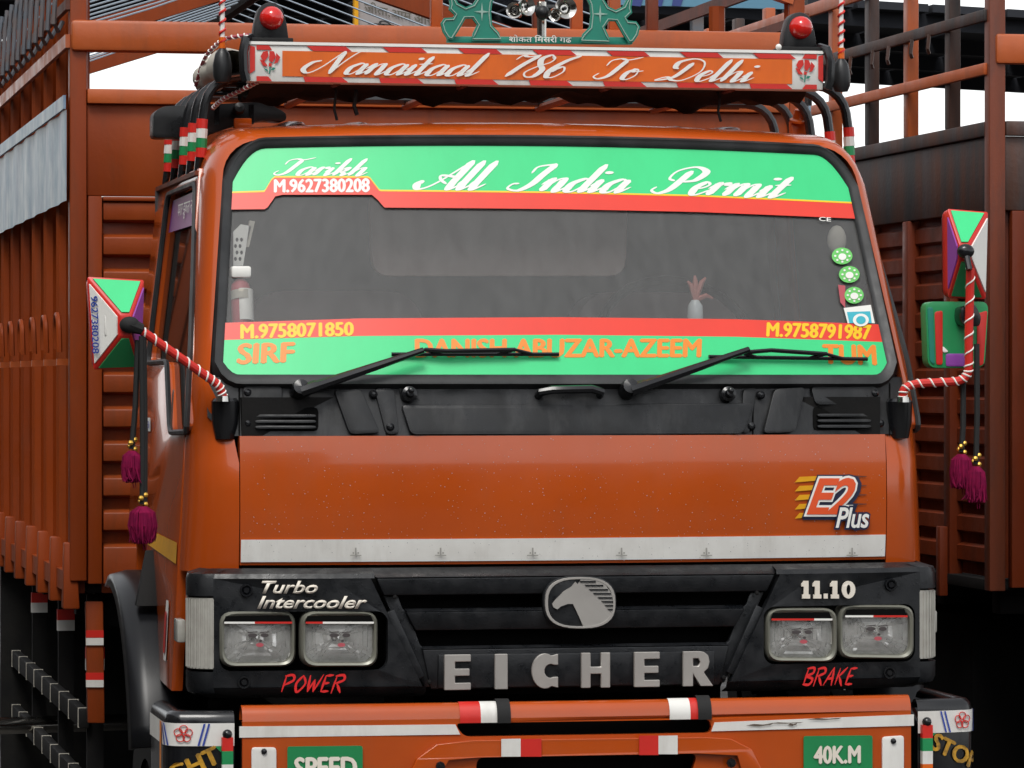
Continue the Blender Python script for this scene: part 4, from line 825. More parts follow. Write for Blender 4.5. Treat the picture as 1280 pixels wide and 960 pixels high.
# corner caps
def capa(t): return R(90 * max(0, min(1, (t - 0.65) / 0.35)))
def capw(t):  # t 0..0.65 across the front, then round the corner and back along the side
    a = capa(t); f_ = min(t, 0.65) / 0.65
    return 0.905 + 0.125 * f_ + 0.045 * math.sin(a), BS(0.9, 0) + 0.005 + 0.02 * f_ * f_ + 0.06 * (1 - math.cos(a)) + max(0, t - 1) * 0.6
for s in (-1, 1):
    ts = lin(0, 0.65, 6) + lin(0.65, 1, 10)[1:] + [1.5]
    def face(z0, z1, out, t0=0, t1=9, sl=0.0):
        b = MB(); tt = [t for t in ts if t0 <= t <= t1]
        b.grid(lambda t, v: (s * (capw(t)[0] + out * math.sin(capa(t))), capw(t)[1] - out * math.cos(capa(t)), z0 + (z1 - z0) * v), tt, lin(0, 1, 3)); return b
    b = face(0.56, 0.878, 0)
    b.grid(lambda t, v: (s * (capw(t)[0] - 0.028 * (1 - math.cos(R(180 * v))) * math.sin(capa(t))), capw(t)[1] + 0.028 * (1 - math.cos(R(180 * v))) * max(0.15, math.cos(capa(t))), 0.878 + 0.026 * math.sin(R(180 * v))), ts, lin(0, 1, 7))
    cap = b.build('corner_cap', 'gloss', bumper, smooth=50)
    face(0.815, 0.873, 0.003).build('white_band', 'white', cap, smooth=60)
    def onc(t, z, out): return (s * (capw(t)[0] + out * math.sin(capa(t))), capw(t)[1] - out * math.cos(capa(t)), z)
    for t0 in (0.40, 0.84):
        d = -0.08 if t0 < 0.5 else 0.08
        for o_ in (0, 0.06):
            b = MB(); b.add([onc(t0 + o_, 0.816, 0.006), onc(t0 + o_ + 0.026, 0.816, 0.006), onc(t0 + o_ + 0.026 + d, 0.872, 0.006), onc(t0 + o_ + d, 0.872, 0.006)], [(0, 1, 2, 3)]); b.build('blue_line', 'blue', cap)
    for k in range(5):
        a0 = R(90 + 72 * k); b = MB(); cc = (0.66 + 0.065 * math.cos(a0), 0.846 + 0.0125 * math.sin(a0))
        pts = [onc(cc[0] + 0.048 * math.cos(a), cc[1] + 0.0095 * math.sin(a), 0.006) for a in lin(0, 6.283, 13)]; b.tube(pts, 0.0013, 5, False); b.build('flower_petal', 'red', cap)
    b = MB(); b.tube([onc(0.66 + 0.024 * math.cos(a), 0.846 + 0.004 * math.sin(a), 0.006) for a in lin(0, 6.283, 9)], 0.0013, 5, False); b.build('flower_petal', 'red', cap)
    txt = 'IGHT' if s < 0 else 'STOP'
    v, f = text2d(txt, 0.0, shift=0.046); v = norm(v); b = MB(); ca, sa = math.cos(R(25)), math.sin(R(25))
    pts = []
    for p in v:
        u, w_ = (p[0] - 0.5) * 0.155, (p[1] - 0.5) * 0.048
        if s < 0: dx, dz = u * ca - w_ * sa, u * sa + w_ * ca
        else: dx, dz = u * ca + w_ * sa, -u * sa + w_ * ca
        pts.append(onc((0.56 - dx * 5.0 if s < 0 else 0.56 + dx * 5.0), 0.764 + dz, 0.005 + p[2]))
    b.add(pts, f); b.build('lettering', 'ydirty', cap)
    b = MB(); b.add([onc(0.10, 0.814, 0.004), onc(0.10, 0.785, 0.004), onc(0.26, 0.815, 0.004)], [(0, 1, 2)]); b.build('green_corner', 'dgreen', cap)
    b = MB(); b.add([onc(1.02, 0.873, 0.006), onc(1.08, 0.873, 0.006), onc(1.08, 0.6, 0.006), onc(1.02, 0.6, 0.006)], [(0, 1, 2, 3)]); b.build('edge_tape', 'otext', cap)
    # taped marker stick in front of the joint
    x = s * 0.925; z = 0.838
    b = MB(); b.sphere((x, BS(.9, 0) - 0.012, z + 0.008), 0.013, 6); b.build('marker_knob', 'gloss', bumper)
    for k, m in enumerate(('red', 'dgreen', 'white', 'sign', 'red', 'dgreen', 'white', 'sign')):
        b = MB(); b.box(x - 0.014, x + 0.014, BS(.9, 0) - 0.02, BS(.9, 0) + 0.0, z - 0.034 * (k + 1) + 0.0, z - 0.034 * k); b.build('marker_tape', m, bumper)

# --- roof: rack hoops, route sign, beacons, ornament with horns
SY = 0.47
rack = empty('roof_rack'); rack.parent = T
for s in (-1, 1):
    for k in range(5):
        y = 0.60 + 0.19 * k; xo, xi = s * 0.930, s * 0.81
        pts = [(s * 0.60, y, 2.565), (xi, y, 2.565)] + [(xi + s * 0.09 * math.sin(a), y, 2.475 + 0.09 * math.cos(a)) for a in lin(0.3, 1.4, 5)] + [(xo - s * 0.024, y, 2.44), (xo - s * 0.018, y, 2.36), (s * 0.922, y, 2.30)]
        b = MB(); b.tube(pts, [0.0135] * (len(pts) - 3) + [0.0135, 0.012, 0.008], 10); hp = b.build('rack_hoop', 'gloss', rack)
        for j, m in enumerate(('red', 'white', 'pgreen', 'red')):
            z1 = 2.450 - 0.026 * j; b = MB(); b.tube([(xo - s * 0.024 + s * 0.0006 * j, y, z1), (xo - s * 0.024 + s * 0.002 + s * 0.0006 * j, y, z1 - 0.026)], 0.0158, 10, False); b.build('tape', m, hp)
    b = MB(); b.bar((s * 0.917, 0.55, 2.302), (s * 0.917, 1.5, 2.302), 0.03, 0.012); b.build('rack_foot_rail', 'rust', rack)
for y in (0.52, 1.0, 1.40): b = MB(); b.tube([(-0.80, y, 2.565), (0.80, y, 2.565)], 0.014, 8); b.build('rack_bar', 'gloss', rack)
for x in (-0.55, -0.2, 0.2, 0.55): b = MB(); b.tube([(x, 0.52, 2.55), (x, 1.45, 2.55)], 0.012, 8); b.build('rack_bar', 'rust', rack)
# sign board
sg = MB(); x0, z1_ = xz(312, 51, SY); x1, z0_ = xz(1020, 113, SY); 
SX, SZ0, SZ1 = 0.795, 2.544, 2.642
sgn = MB(); sgn.box(-SX, SX, SY, SY + 0.07, SZ0, SZ1); sgn = sgn.build('route_sign', 'white', T, bevel=0.002)
def sgp(pts, name, m, off=0.002, th=None): b = MB(); b.prism(pts, flat(SY, off), 0.0, th); return b.build(name, m, sgn)
w_ = SX * 2; bh = 0.0148
xa, xb = -SX + 0.088, SX - 0.088
sgp([(xa, SZ0 + bh), (xb, SZ0 + bh), (xb, SZ1 - bh), (xa, SZ1 - bh)], 'sign_field', 'sign')
per = 0.206
for row, zz in ((0, SZ1 - bh), (1, SZ0)):
    k = 0; x = -SX + 0.16 if row == 0 else -SX + 0.15
    while x < SX - 0.05:
        a, c = max(x, -SX), min(x + per * 0.5, SX)
        sgp([(a + (0.012 if row == 0 else -0.0), zz + 0.0005), (c + 0.014, zz + 0.0005), (c - 0.004, zz + bh - 0.0005), (a - 0.006, zz + bh - 0.0005)], 'red_stripe', 'red', 0.003); x += per
for s in (-1, 1):
    sgp([(s * SX, SZ0 + 0.02), (s * (SX - 0.014), SZ0 + 0.03), (s * (SX - 0.014), SZ1 - 0.006), (s * SX, SZ1 - 0.002)][::s], 'red_stripe', 'red', 0.003)
    sgp([(s * (SX - 0.018), SZ1 - 0.001), (s * (SX - 0.018), SZ1 - 0.013), (s * (SX - 0.060), SZ1 - 0.013), (s * (SX - 0.052), SZ1 - 0.001)], 'red_stripe', 'red', 0.003)
    sgp([(s * (SX - 0.018), SZ0 + 0.001), (s * (SX - 0.018), SZ0 + 0.014), (s * (SX - 0.050), SZ0 + 0.014), (s * (SX - 0.060), SZ0 + 0.001)], 'red_stripe', 'red', 0.003)
    # printed rose: petals, leaves, stem
    cx, cz = s * (SX - 0.053), 2.603
    def petal(pts, m, name='rose_petal', off=0.004): sgp([(cx + a * 1.22, cz + c * 1.3) for a, c in pts], name, m, off)
    petal([(-0.020, 0.006), (-0.014, 0.016), (-0.004, 0.018), (-0.002, 0.008), (-0.008, 0.0), (-0.012, -0.006)], 'red')
    petal([(0.0, 0.018), (0.010, 0.017), (0.014, 0.006), (0.006, -0.006), (-0.001, -0.002)], 'red')
    petal([(0.015, 0.014), (0.024, 0.005), (0.018, -0.006), (0.010, -0.009), (0.013, 0.0)], 'red')
    petal([(-0.022, 0.0), (-0.014, -0.002), (-0.006, -0.010), (-0.004, -0.014), (-0.014, -0.013)], 'red')
    petal([(-0.001, -0.006), (0.006, -0.009), (0.004, -0.015), (-0.002, -0.014)], 'red')
    petal([(0.000, -0.014), (0.003, -0.014), (0.001, -0.030), (-0.0015, -0.030)], 'teal', 'rose_stem')
    petal([(-0.002, -0.026), (-0.010, -0.022), (-0.012, -0.018), (-0.005, -0.020)], 'teal', 'rose_leaf'); petal([(0.003, -0.022), (0.009, -0.022), (0.014, -0.017), (0.007, -0.016)], 'teal', 'rose_leaf')
for wd, q in (('Nanaitaal', [(375, 62), (612, 66), (610, 97), (375, 93)]), ('786', [(630, 67), (727, 69), (727, 99), (630, 97)]), ('To', [(740, 70), (804, 71.5), (804, 101), (740, 99.5)]), ('Delhi', [(817, 72), (950, 75), (950, 104), (817, 102)])):
    letters(script(wd, 0.10, 0.33), q, SY, 0.006, 'ltext', sgn)
b = MB(); b.box(-SX + 0.0, SX, SY - 0.004, SY + 0.03, SZ1 + 0.001, SZ1 + 0.009); b.build('sign_edge', 'ltext', sgn)
# end caps of the sign: black curved rubber and white canvas wrap
for s in (-1, 1):
    b = MB(); b.tube([(s * 0.805, SY - 0.01, 2.545), (s * 0.812, SY - 0.012, 2.57), (s * 0.814, SY - 0.012, 2.62), (s * 0.806, SY - 0.005, 2.655), (s * 0.79, SY + 0.02, 2.662)], 0.013, 8); b.build('sign_end_trim', 'gloss', sgn)
    ml = MB(); c = Vector((s * 0.862, 0.52, 2.590)); ml.lathe([(0, -0.048), (0.018, -0.046), (0.025, -0.03), (0.026, 0.0), (0.020, 0.030), (0.010, 0.044), (0, 0.047)], c, (0, 0, 1), 14); lamp = ml.build('side_lamp', 'plast', T)
    # candy striped whip above the lamp
    p = c + Vector((0, 0, 0.045)); q = p + Vector((0.0, 0.0, 0.42)); b = MB(); b.tube([p, q], 0.0065, 8); b.build('striped_whip', 'ltext', lamp)
    b = MB(); b.tube([p + Vector((0.0072 * math.cos(t * 1), 0.0072 * math.sin(t), t * 0.42 / 100)) for t in lin(0, 100, 300)], 0.0038, 5, False); b.build('whip_stripe', 'red', lamp)
    b = MB(); b.tube([p, p + Vector((0, 0, 0.03))], 0.0095, 8); b.build('whip_base', 'sign', lamp)
# red beacons
for px, py, s in ((340, 27, -1), (1003, 42, 1)):
    c = at(px, py, SY + 0.02); c.x = s * 0.735; z0 = SZ1 + 0.008
    b = MB(); pr = [(c.x - 0.050, z0), (c.x + 0.050, z0), (c.x + 0.043, z0 + 0.05)] + [(c.x + 0.037 * math.cos(a), z0 + 0.070 + 0.039 * math.sin(a)) for a in lin(0.2, 2.94, 9)] + [(c.x - 0.043, z0 + 0.05)]
    b.prism(pr, flat(SY + 0.02), 0, 0.05); hb_ = b.build('beacon', 'plast', T, bevel=0.006)
    b = MB(); b.box(c.x - 0.058, c.x + 0.058, SY, SY + 0.09, SZ1 + 0.0092, SZ1 + 0.020); b.build('beacon_base', 'cord', hb_, bevel=0.002)
    b = MB(); b.lathe([(0.0, 0.038), (0.011, 0.036), (0.022, 0.029), (0.030, 0.016), (0.0325, 0.0), (0.0325, -0.01)], (c.x + 0.002, SY + 0.02, z0 + 0.066), (0, -1, 0), 20); b.build('beacon_dome', 'beacon', hb_, smooth=60)
    b = MB(); b.sphere((c.x - s * -0.068 if s < 0 else c.x - 0.066, SY + 0.0, SZ1 + 0.018), 0.009, 5); b.build('clip', 'ltext', hb_)
# teal ornament: two mirrored cut-out plates on a lettered base, with horns between
OY = SY + 0.005
oz = lambda x, y: (lambda p: (p.x, p.z))(at(540 + x / 4.741, y / 4.743, OY))
orn = MB(); base_q = [oz(95, 200), oz(1180, 205), oz(1180, 258), oz(95, 250)]
def O_(pts): return [oz(*p) for p in pts]
left = [(405, 245), (393, 195), (352, 152), (345, 80), (352, 20), (380, -40), (372, -110), (330, -160), (270, -170), (235, -130), (250, -70), (262, -10), (240, 25), (195, 44), (150, 20), (110, -60), (92, -40), (102, 30), (96, 58), (130, 92), (120, 105), (70, 108), (48, 140), (60, 190), (88, 232), (118, 238), (150, 190), (195, 112), (235, 112), (262, 150), (238, 200), (232, 245)]
c0 = oz(641, 100)[0]
pl = O_(left); pr_ = [(2 * c0 - x, z + 0.0) for x, z in pl]
b = MB(); b.prism([oz(95, 215), oz(1190, 220), oz(1190, 262), oz(95, 250)], flat(OY, 0), 0, 0.03); orn = b.build('ornament', 'teal', T, bevel=0.002)
for q in (pl, pr_):
    b = MB(); b.prism(q, flat(OY, 0.012), 0, 0.011); b.build('ornament_plate', 'teal', orn)
    cx = sum(p[0] for p in q) / len(q); cz = sum(p[1] for p in q) / len(q)
    vv = [Vector((p[0], OY - 0.0135, p[1])) for p in q]; ins = []
    for i, p in enumerate(vv):
        a, c = vv[i - 1], vv[(i + 1) % len(vv)]; t = (c - a).normalized(); n = Vector((-t.z, 0, t.x)); sg_ = 1 if q is pl else -1
        ins.append(p + n * 0.006 * sg_)
    b = MB(); b.tube(ins + ins[:1], 0.0016, 5, False); b.build('painted_outline', 'tealline', orn)
    d = 1 if q is pl else -1; fx, fz = oz(290, 72); fx = fx if d > 0 else 2 * c0 - fx
    b = MB(); sp = []
    for k in range(8):
        a = R(45 * k); r_ = (0.026 if k % 4 == 2 else 0.023) if k % 2 == 0 else 0.004; sp.append((fx + r_ * math.cos(a), fz + r_ * math.sin(a)))
    b.prism(sp, flat(OY, 0.0145)); b.build('painted_star', 'tealline', orn)
letters(text2d('शोकत मिस्री गढ'.replace('मिस्री', 'िमसरी'), 0.012), [(636, 43.5), (714, 44.5), (714, 53.5), (636, 52.5)], OY, 0.004, 'ltext', orn)
# horns
hc = at(677, 30, OY + 0.02)
b = MB(); b.tube([(hc.x, OY + 0.02, SZ1 + 0.02), (hc.x, OY + 0.02, hc.z + 0.06)], 0.013, 10); b.lathe([(0.020, 0), (0.020, 0.006), (0.010, 0.01)], (hc.x, OY + 0.02, SZ1 + 0.026), (0, 0, 1), 12); horn = b.build('horn_set', 'chrome', T)
def trumpet(px, py, ax, r, L):
    c = at(px, py, OY - 0.03); ax = Vector(ax).normalized()
    b = MB(); b.lathe([(0.0, -0.012), (r * 0.35, -0.012), (r * 0.5, -0.004), (r * 0.85, 0.004), (r, 0.006), (r * 1.02, 0.0), (r * 0.8, -0.012), (r * 0.45, -0.03), (r * 0.3, -L), (0, -L)], c, ax, 20); b.build('horn_trumpet', 'chrome', horn, smooth=50)
    b = MB(); b.sphere(c - ax * 0.004, r * 0.18, 5); b.build('horn_core', 'plast', horn)
trumpet(643, 13, (-0.35, -1, 0.05), 0.022, 0.10); trumpet(707, 10, (0.12, -1, 0.05), 0.030, 0.10); trumpet(658, 8, (0.5, -0.9, 0.05), 0.026, 0.06); trumpet(694, 18, (-0.5, -0.8, -0.2), 0.018, 0.05)
b = MB(); b.tube([at(643, 13, OY + 0.05), at(677, 10, OY + 0.05), at(707, 10, OY + 0.05)], 0.009, 8); b.sphere((hc.x, OY + 0.01, hc.z + 0.03), 0.02, 7); b.build('horn_bracket', 'plast', horn)
# dark plastic deflector across the roof behind the hoops (left end shows)
DY = 1.02
dz = lambda x, y: xz(x, y, DY)
b = MB(); b.prism(rquad([dz(192, 141), dz(203, 133), dz(330, 127), dz(358, 141), dz(358, 152), dz(330, 150), dz(290, 158), dz(250, 172), dz(192, 172)], 0.012, 2), flat(DY), 0, 0.10); dfl = b.build('wind_deflector', 'plast', T, bevel=0.008)
for x in (271, 314): b = MB(); q = [dz(x - 3, 131), dz(x + 3, 131), dz(x + 3, 155), dz(x - 3, 157)]; b.prism(q, flat(DY, 0.004), 0, 0.006); b.build('deflector_rib', 'gloss', dfl)
p = at(298, 137, DY - 0.02); b = MB(); b.lathe([(0, 0.03), (0.014, 0.026), (0.017, 0.01), (0.017, 0)], p, (0, -1, 0.2), 12); b.build('deflector_bolt', 'plast', dfl)
p = at(304, 152, DY - 0.04); b = MB(); b.box(p.x - 0.025, p.x + 0.025, p.y, p.y + 0.03, p.z - 0.03, p.z + 0.01); b.build('deflector_bracket', 'paint', dfl, bevel=0.004)
p = at(1000, 148, DY); b = MB(); b.lathe([(0, 0.03), (0.018, 0.026), (0.022, 0.0), (0.030, -0.004), (0.03, -0.01)], p, (0, -0.3, 1), 12); b.box(p.x - 0.025, p.x + 0.02, p.y, p.y + 0.03, p.z - 0.06, p.z - 0.008); b.build('roof_bracket', 'paint', T)

# --- mirrors
def spiral(pts, r, turns, mA, mB, parent, name):
    c = catmull(pts, 10) if len(pts) > 2 else [Vector(p) for p in lin_pts(pts[0], pts[1], 20)]
    b = MB(); b.tube(c, r, 10); o = b.build(name, mA, parent)
    n = len(c) * 8; hel = []
    for i in range(n + 1):
        u = i / n * (len(c) - 1); k = min(int(u), len(c) - 2); p = c[k].lerp(c[k + 1], u - k); d = (c[k + 1] - c[k]).normalized()
        a = d.cross(Vector((0.3, 0.9, 0.2))).normalized(); e = d.cross(a); an = turns * 2 * math.pi * i / n
        hel.append(p + (a * math.cos(an) + e * math.sin(an)) * (r * 0.97))
    b = MB(); b.tube(hel, 0.0024, 5); b.build('spiral_tape', mB, parent); return o
def lin_pts(a, c, n): return [Vector(a).lerp(Vector(c), i / (n - 1)) for i in range(n)]
def facet_mirror(corners, hub, Y0, Y1, cols, root, front):
    """back of a mirror: shell with four painted facets meeting at a hub; corners/hub in photo positions; order TL TR BR BL"""
    oc = [at(x, y, Y1) for x, y in corners]; hb2 = [at(x, y, Y0) for x, y in hub]
    back = rquad([(p.x, p.z) for p in oc], 0.022, 4)
    b = MB(); b.prism(back, flat(Y1), 0.0, 0.045); sh = b.build('mirror_shell', cols[4], root, bevel=0.006)
    n = 4
    # base frustum in seam colour
    b = MB(); b.add(oc + hb2, [(0, 1, 5, 4), (1, 2, 6, 5), (2, 3, 7, 6), (3, 0, 4, 7), (4, 5, 6, 7)]); b.build('mirror_seam', cols[4], root, bevel=0.004)
    cen = sum(oc + hb2, Vector()) / 8
    for i, m in enumerate(cols[:4]):   # top,right,bottom,left
        q = [oc[i], oc[(i + 1) % 4], hb2[(i + 1) % 4], hb2[i]]; c = sum(q, Vector()) / 4
        nrm = (q[1] - q[0]).cross(q[2] - q[0]).normalized()
        if nrm.y > 0: nrm = -nrm
        def inset(k):
            p = q[k]; a = (q[k - 1] - p); e = (q[(k + 1) % 4] - p)
            la, le = a.length, e.length; s_ = max(0.15, abs(a.normalized().cross(e.normalized()).length)); w = 0.0075
            return p + a.normalized() * min(w / s_, la * .45) + e.normalized() * min(w / s_, le * .45) + nrm * 0.004
        b = MB(); pts = [inset(k) for k in range(4)]; b.add(pts + [p - nrm * 0.004 for p in pts], [(0, 1, 2, 3), (0, 1, 5, 4), (1, 2, 6, 5), (2, 3, 7, 6), (3, 0, 4, 7)]); b.build('mirror_facet', m, root)
    b = MB(); b.prism([(p[0] * 0.97 + cen.x * 0.03, p[1] * 0.97 + cen.z * 0.03) for p in back], flat(Y1 + 0.05), 0, 0.004); b.build('mirror_glass', 'chrome', root)
ml = empty('side_mirror'); ml.parent = T
facet_mirror([(109, 346), (180, 350), (176, 460), (117, 462)], [(150, 394), (164, 394), (164, 420), (150, 420)], 0.10, 0.17, ['green', 'purple', 'dgreen', 'ltext', 'red'], ml, 0)
# number painted down the white facet
v, f = text2d('9627380208', 0.0, shift=0.02); v = norm(v); b = MB()
def mirror_pt(u, w_):   # along the white facet
    x = 113 + (121 - 113) * u + 0; return at(113.5 + 7 * w_ + 3.5 * u, 370 + 73 * u, 0.155, 0.0)
vv = []
for p in v:
    t = p[0]; px = 113 + 8.5 * (1 - p[1]) * -1 + 8.5 + 2.0 * t; py = 370 + 72 * t
    # depth of the facet at this place: from outer edge (0.17) towards hub (0.10)
    d = 0.17 - 0.07 * max(0, (px - 110) / 40.0); vv.append(at(px, py, d, 0.008 + p[2]))
b.add(vv, f); b.build('lettering', 'blue', ml)
b = MB(); b.prism([xz(131, 394, 0.125), xz(142, 394, 0.125), xz(142, 419, 0.125), xz(131, 419, 0.125)], flat(0.128), 0, 0.01); b.build('embossed_mark', 'white', ml, bevel=0.002)
hub = at(162, 406, 0.09)
b = MB(); b.sphere(hub, 0.024, 8, (1.1, 0.8, 0.9)); b.tube([hub, at(178, 412, 0.09)], [0.02, 0.014], 8); b.build('mirror_joint', 'cord', ml)
spiral([at(178, 414, 0.09), at(215, 440, 0.10), at(252, 466, 0.11), at(272, 481, 0.115), at(279, 496, 0.12)], 0.0115, 11, 'red', 'ltext', ml, 'mirror_arm')
b = MB(); e = at(279, 498, 0.12); b.lathe([(0.016, 0.006), (0.018, -0.008)], e, (0, 0, 1), 12); b.build('arm_collar', 'chrome', ml)
mr = empty('side_mirror'); mr.parent = T
facet_mirror([(1184, 261), (1235, 265), (1232, 374), (1185, 372)], [(1199, 306), (1212, 306), (1212, 324), (1199, 324)], 0.06, 0.13, ['green', 'ltext', 'dgreen', 'purple', 'red'], mr, 0)
hub = at(1207, 314, 0.045); b = MB(); b.sphere(hub, 0.022, 8, (1.1, 0.8, 0.9)); b.tube([hub, hub + Vector((0.004, -0.02, -0.05))], 0.009, 8); b.build('mirror_joint', 'gloss', mr)
m2 = empty('side_mirror'); m2.parent = T
Y2 = 0.13
q2 = rquad([xz(1157, 377, Y2), xz(1236, 377, Y2), xz(1231, 460, Y2), xz(1160, 460, Y2)], 0.024, 4)
b = MB(); b.prism(q2, flat(Y2), 0, 0.05); b.build('mirror_shell', 'dgreen', m2, bevel=0.012, seg=3)
def m2p(pts, m): b = MB(); b.prism(rquad([xz(x, y, Y2) for x, y in pts], 0.006, 2), flat(Y2, 0.003), 0, 0.004); b.build('mirror_facet', m, m2, bevel=0.001)
m2p([(1159, 384), (1166, 384), (1168, 456), (1162, 452)], 'teal'); m2p([(1168, 390), (1178, 388), (1178, 456), (1170, 456)], 'red'); m2p([(1221, 392), (1234, 388), (1229, 456), (1221, 458)], 'red')
m2p([(1182, 442), (1208, 442), (1208, 458), (1182, 458)], 'purple'); m2p([(1178, 432), (1186, 440), (1178, 441)], 'ltext')
b = MB(); c = at(1212, 398, 0.07); b.prism(rquad([xz(1201, 384, 0.08), xz(1218, 380, 0.08), xz(1226, 396, 0.08), xz(1224, 408, 0.08), xz(1204, 408, 0.08), xz(1200, 398, 0.08)], 0.008, 2), flat(0.075), 0, 0.06); b.build('mirror_joint', 'gloss', m2, bevel=0.005)
spiral([at(1128, 497, 0.11), at(1131, 486, 0.105), at(1145, 480, 0.10), at(1172, 478, 0.085), at(1198, 476, 0.07), at(1209, 468, 0.065), at(1211, 455, 0.062), at(1211, 420, 0.06), at(1212, 380, 0.055), at(1213, 335, 0.05)], 0.0115, 17, 'red', 'ltext', m2, 'mirror_arm')
b = MB(); e = at(1129, 499, 0.11); b.lathe([(0.016, 0.006), (0.018, -0.008)], e, (0, 0, 1), 12); b.build('arm_collar', 'chrome', m2)

# --- cargo body
CY = 1.9; CL = 5.6; CX = 1.145
cargo = empty('cargo_body'); cargo.parent = T
def cbox(x0, x1, y0, y1, z0, z1, name, m='cargo', bev=0.004): b = MB(); b.box(x0, x1, y0, y1, z0, z1); return b.build(name, m, cargo, bevel=bev)
for s in (-1, 1):
    cbox(min(s * CX, s * (CX - 0.05)), max(s * CX, s * (CX - 0.05)), CY, CY + 0.06, 1.14, 3.02, 'corner_post')
    cbox(min(s * (CX - 0.055), s * (CX - 0.098)), max(s * (CX - 0.055), s * (CX - 0.098)), CY + 0.012, CY + 0.05, 1.13, 2.2995, 'inner_post')
cbox(-CX + 0.002, CX - 0.002, CY - 0.02, CY + 0.05, 2.735, 2.828, 'top_beam', 'beam', 0.012)
cbox(-CX + 0.052, CX - 0.052, CY - 0.008, CY + 0.05, 2.578, 2.622, 'front_beam', 'beam')
cbox(-CX + 0.052, CX - 0.052, CY + 0.015, CY + 0.045, 2.3002, 2.577, 'plain_sheet')
cbox(-CX + 0.10, CX - 0.10, CY + 0.050, CY + 0.06, 1.10, 2.30, 'front_sheet')
cbox(-CX + 0.10, CX - 0.10, CY + 0.01, CY + 0.055, 2.285, 2.2985, 'front_lip')
k = 0; z = 1.13
while z < 2.25:
    z1 = z + (0.052 if k else 0.11)
    b = MB(); b.hexa([(-CX + 0.102, CY + 0.018, z), (CX - 0.102, CY + 0.018, z), (CX - 0.102, CY + 0.049, z - 0.008), (-CX + 0.102, CY + 0.049, z - 0.008), (-CX + 0.102, CY + 0.018, z1), (CX - 0.102, CY + 0.018, z1), (CX - 0.102, CY + 0.049, z1 + 0.012), (-CX + 0.102, CY + 0.049, z1 + 0.012)]); b.build('front_rib', 'cargo', cargo, bevel=0.004)
    z = z1 + 0.052; k += 1
for x, m in ((-0.02, 'beam'), (0.30, 'rust'), (0.42, 'beam'), (0.54, 'beam'), (0.66, 'rust')): cbox(x - 0.018, x + 0.018, CY + 0.01, CY + 0.045, 2.829, 3.02, 'upper_post', m)
cbox(-CX + 0.002, CX - 0.002, CY - 0.005, CY + 0.05, 3.021, 3.09, 'top_rail', 'beam')
# sides: sheet, posts with hooks and feet, blue panel, rails
for s in (-1, 1):
    X = s * CX
    def sb(a, c, y0, y1, z0, z1, name, m='cargo', bev=0.0): return cbox(min(X - s * a, X - s * c), max(X - s * a, X - s * c), y0, y1, z0, z1, name, m, bev)
    sb(0.055, 0.065, CY + 0.06, CY + CL, 1.13, 2.60 if s > 0 else 2.90, 'side_sheet')
    sb(0.0, 0.05, CY + 0.062, CY + CL, 1.10, 1.16, 'side_sill')
    b = MB(); b.grid(lambda y, z: (X + s * (0.010 + 0.0035 * math.sin((y - CY) * 2 * math.pi / 0.46)), y, z), lin(CY + 0.004, CY + CL, 200), lin(2.285, 2.560, 4)); b.build('blue_panel', 'bluetin', cargo, smooth=80)
    sb(-0.020, -0.0125, CY + 0.002, CY + CL, 2.561, 2.602, 'panel_rail', 'bluetin')
    for z0, z1, m in ((2.745, 2.785, 'beam'), (2.86, 2.89, 'rust'), (3.0, 3.04, 'rust')): sb(-0.014, 0.0, CY + 0.002, CY + CL, z0, z1, 'side_rail', m)
    n = 12 if s < 0 else 6
    for k in range(n):
        y = CY + 0.035 + 0.468 * k if s < 0 else CY + 0.035 + 0.95 * k
        b = MB(); b.tube([(X - s * 0.03, y, 1.15), (X - s * 0.03, y, 3.0)], 0.028, 8); pst = b.build('side_post', 'cargo', cargo)
        if s < 0:
            b = MB(); b.hexa([(X - 0.02, y - 0.03, 1.055), (X + 0.03, y - 0.03, 1.055), (X + 0.03, y + 0.04, 1.055), (X - 0.02, y + 0.04, 1.055), (X - 0.016, y - 0.022, 1.255), (X + 0.02, y - 0.022, 1.255), (X + 0.02, y + 0.022, 1.255), (X - 0.016, y + 0.022, 1.255)]); b.build('post_foot', 'cargo', pst, bevel=0.005)
            b = MB(); b.tube([(X - 0.018, y + 0.12, 1.83)] + [(X - 0.02, y + 0.18 + 0.06 * math.cos(a), 1.90 + 0.045 * math.sin(a)) for a in lin(3.14, 0, 8)] + [(X - 0.018, y + 0.24, 1.84)], 0.009, 7); b.build('rope_hook', 'cargo', pst)
            b = MB(); b.bar((X - 0.02, y + 0.20, 1.80), (X + 0.03, y + 0.20, 1.80), 0.03, 0.02); b.build('hook_stop', 'beam', pst)
            for j in range(2):
                yy = y + 0.12 + 0.22 * j; b = MB(); b.tube([(X - 0.02, yy, 3.06), (X - 0.03, yy, 2.95), (X - 0.035, yy, 2.83), (X - 0.02, yy + 0.03, 2.81), (X - 0.004, yy + 0.05, 2.84)], 0.0075, 6); b.build('lashing_hook', 'hookgrey', pst)
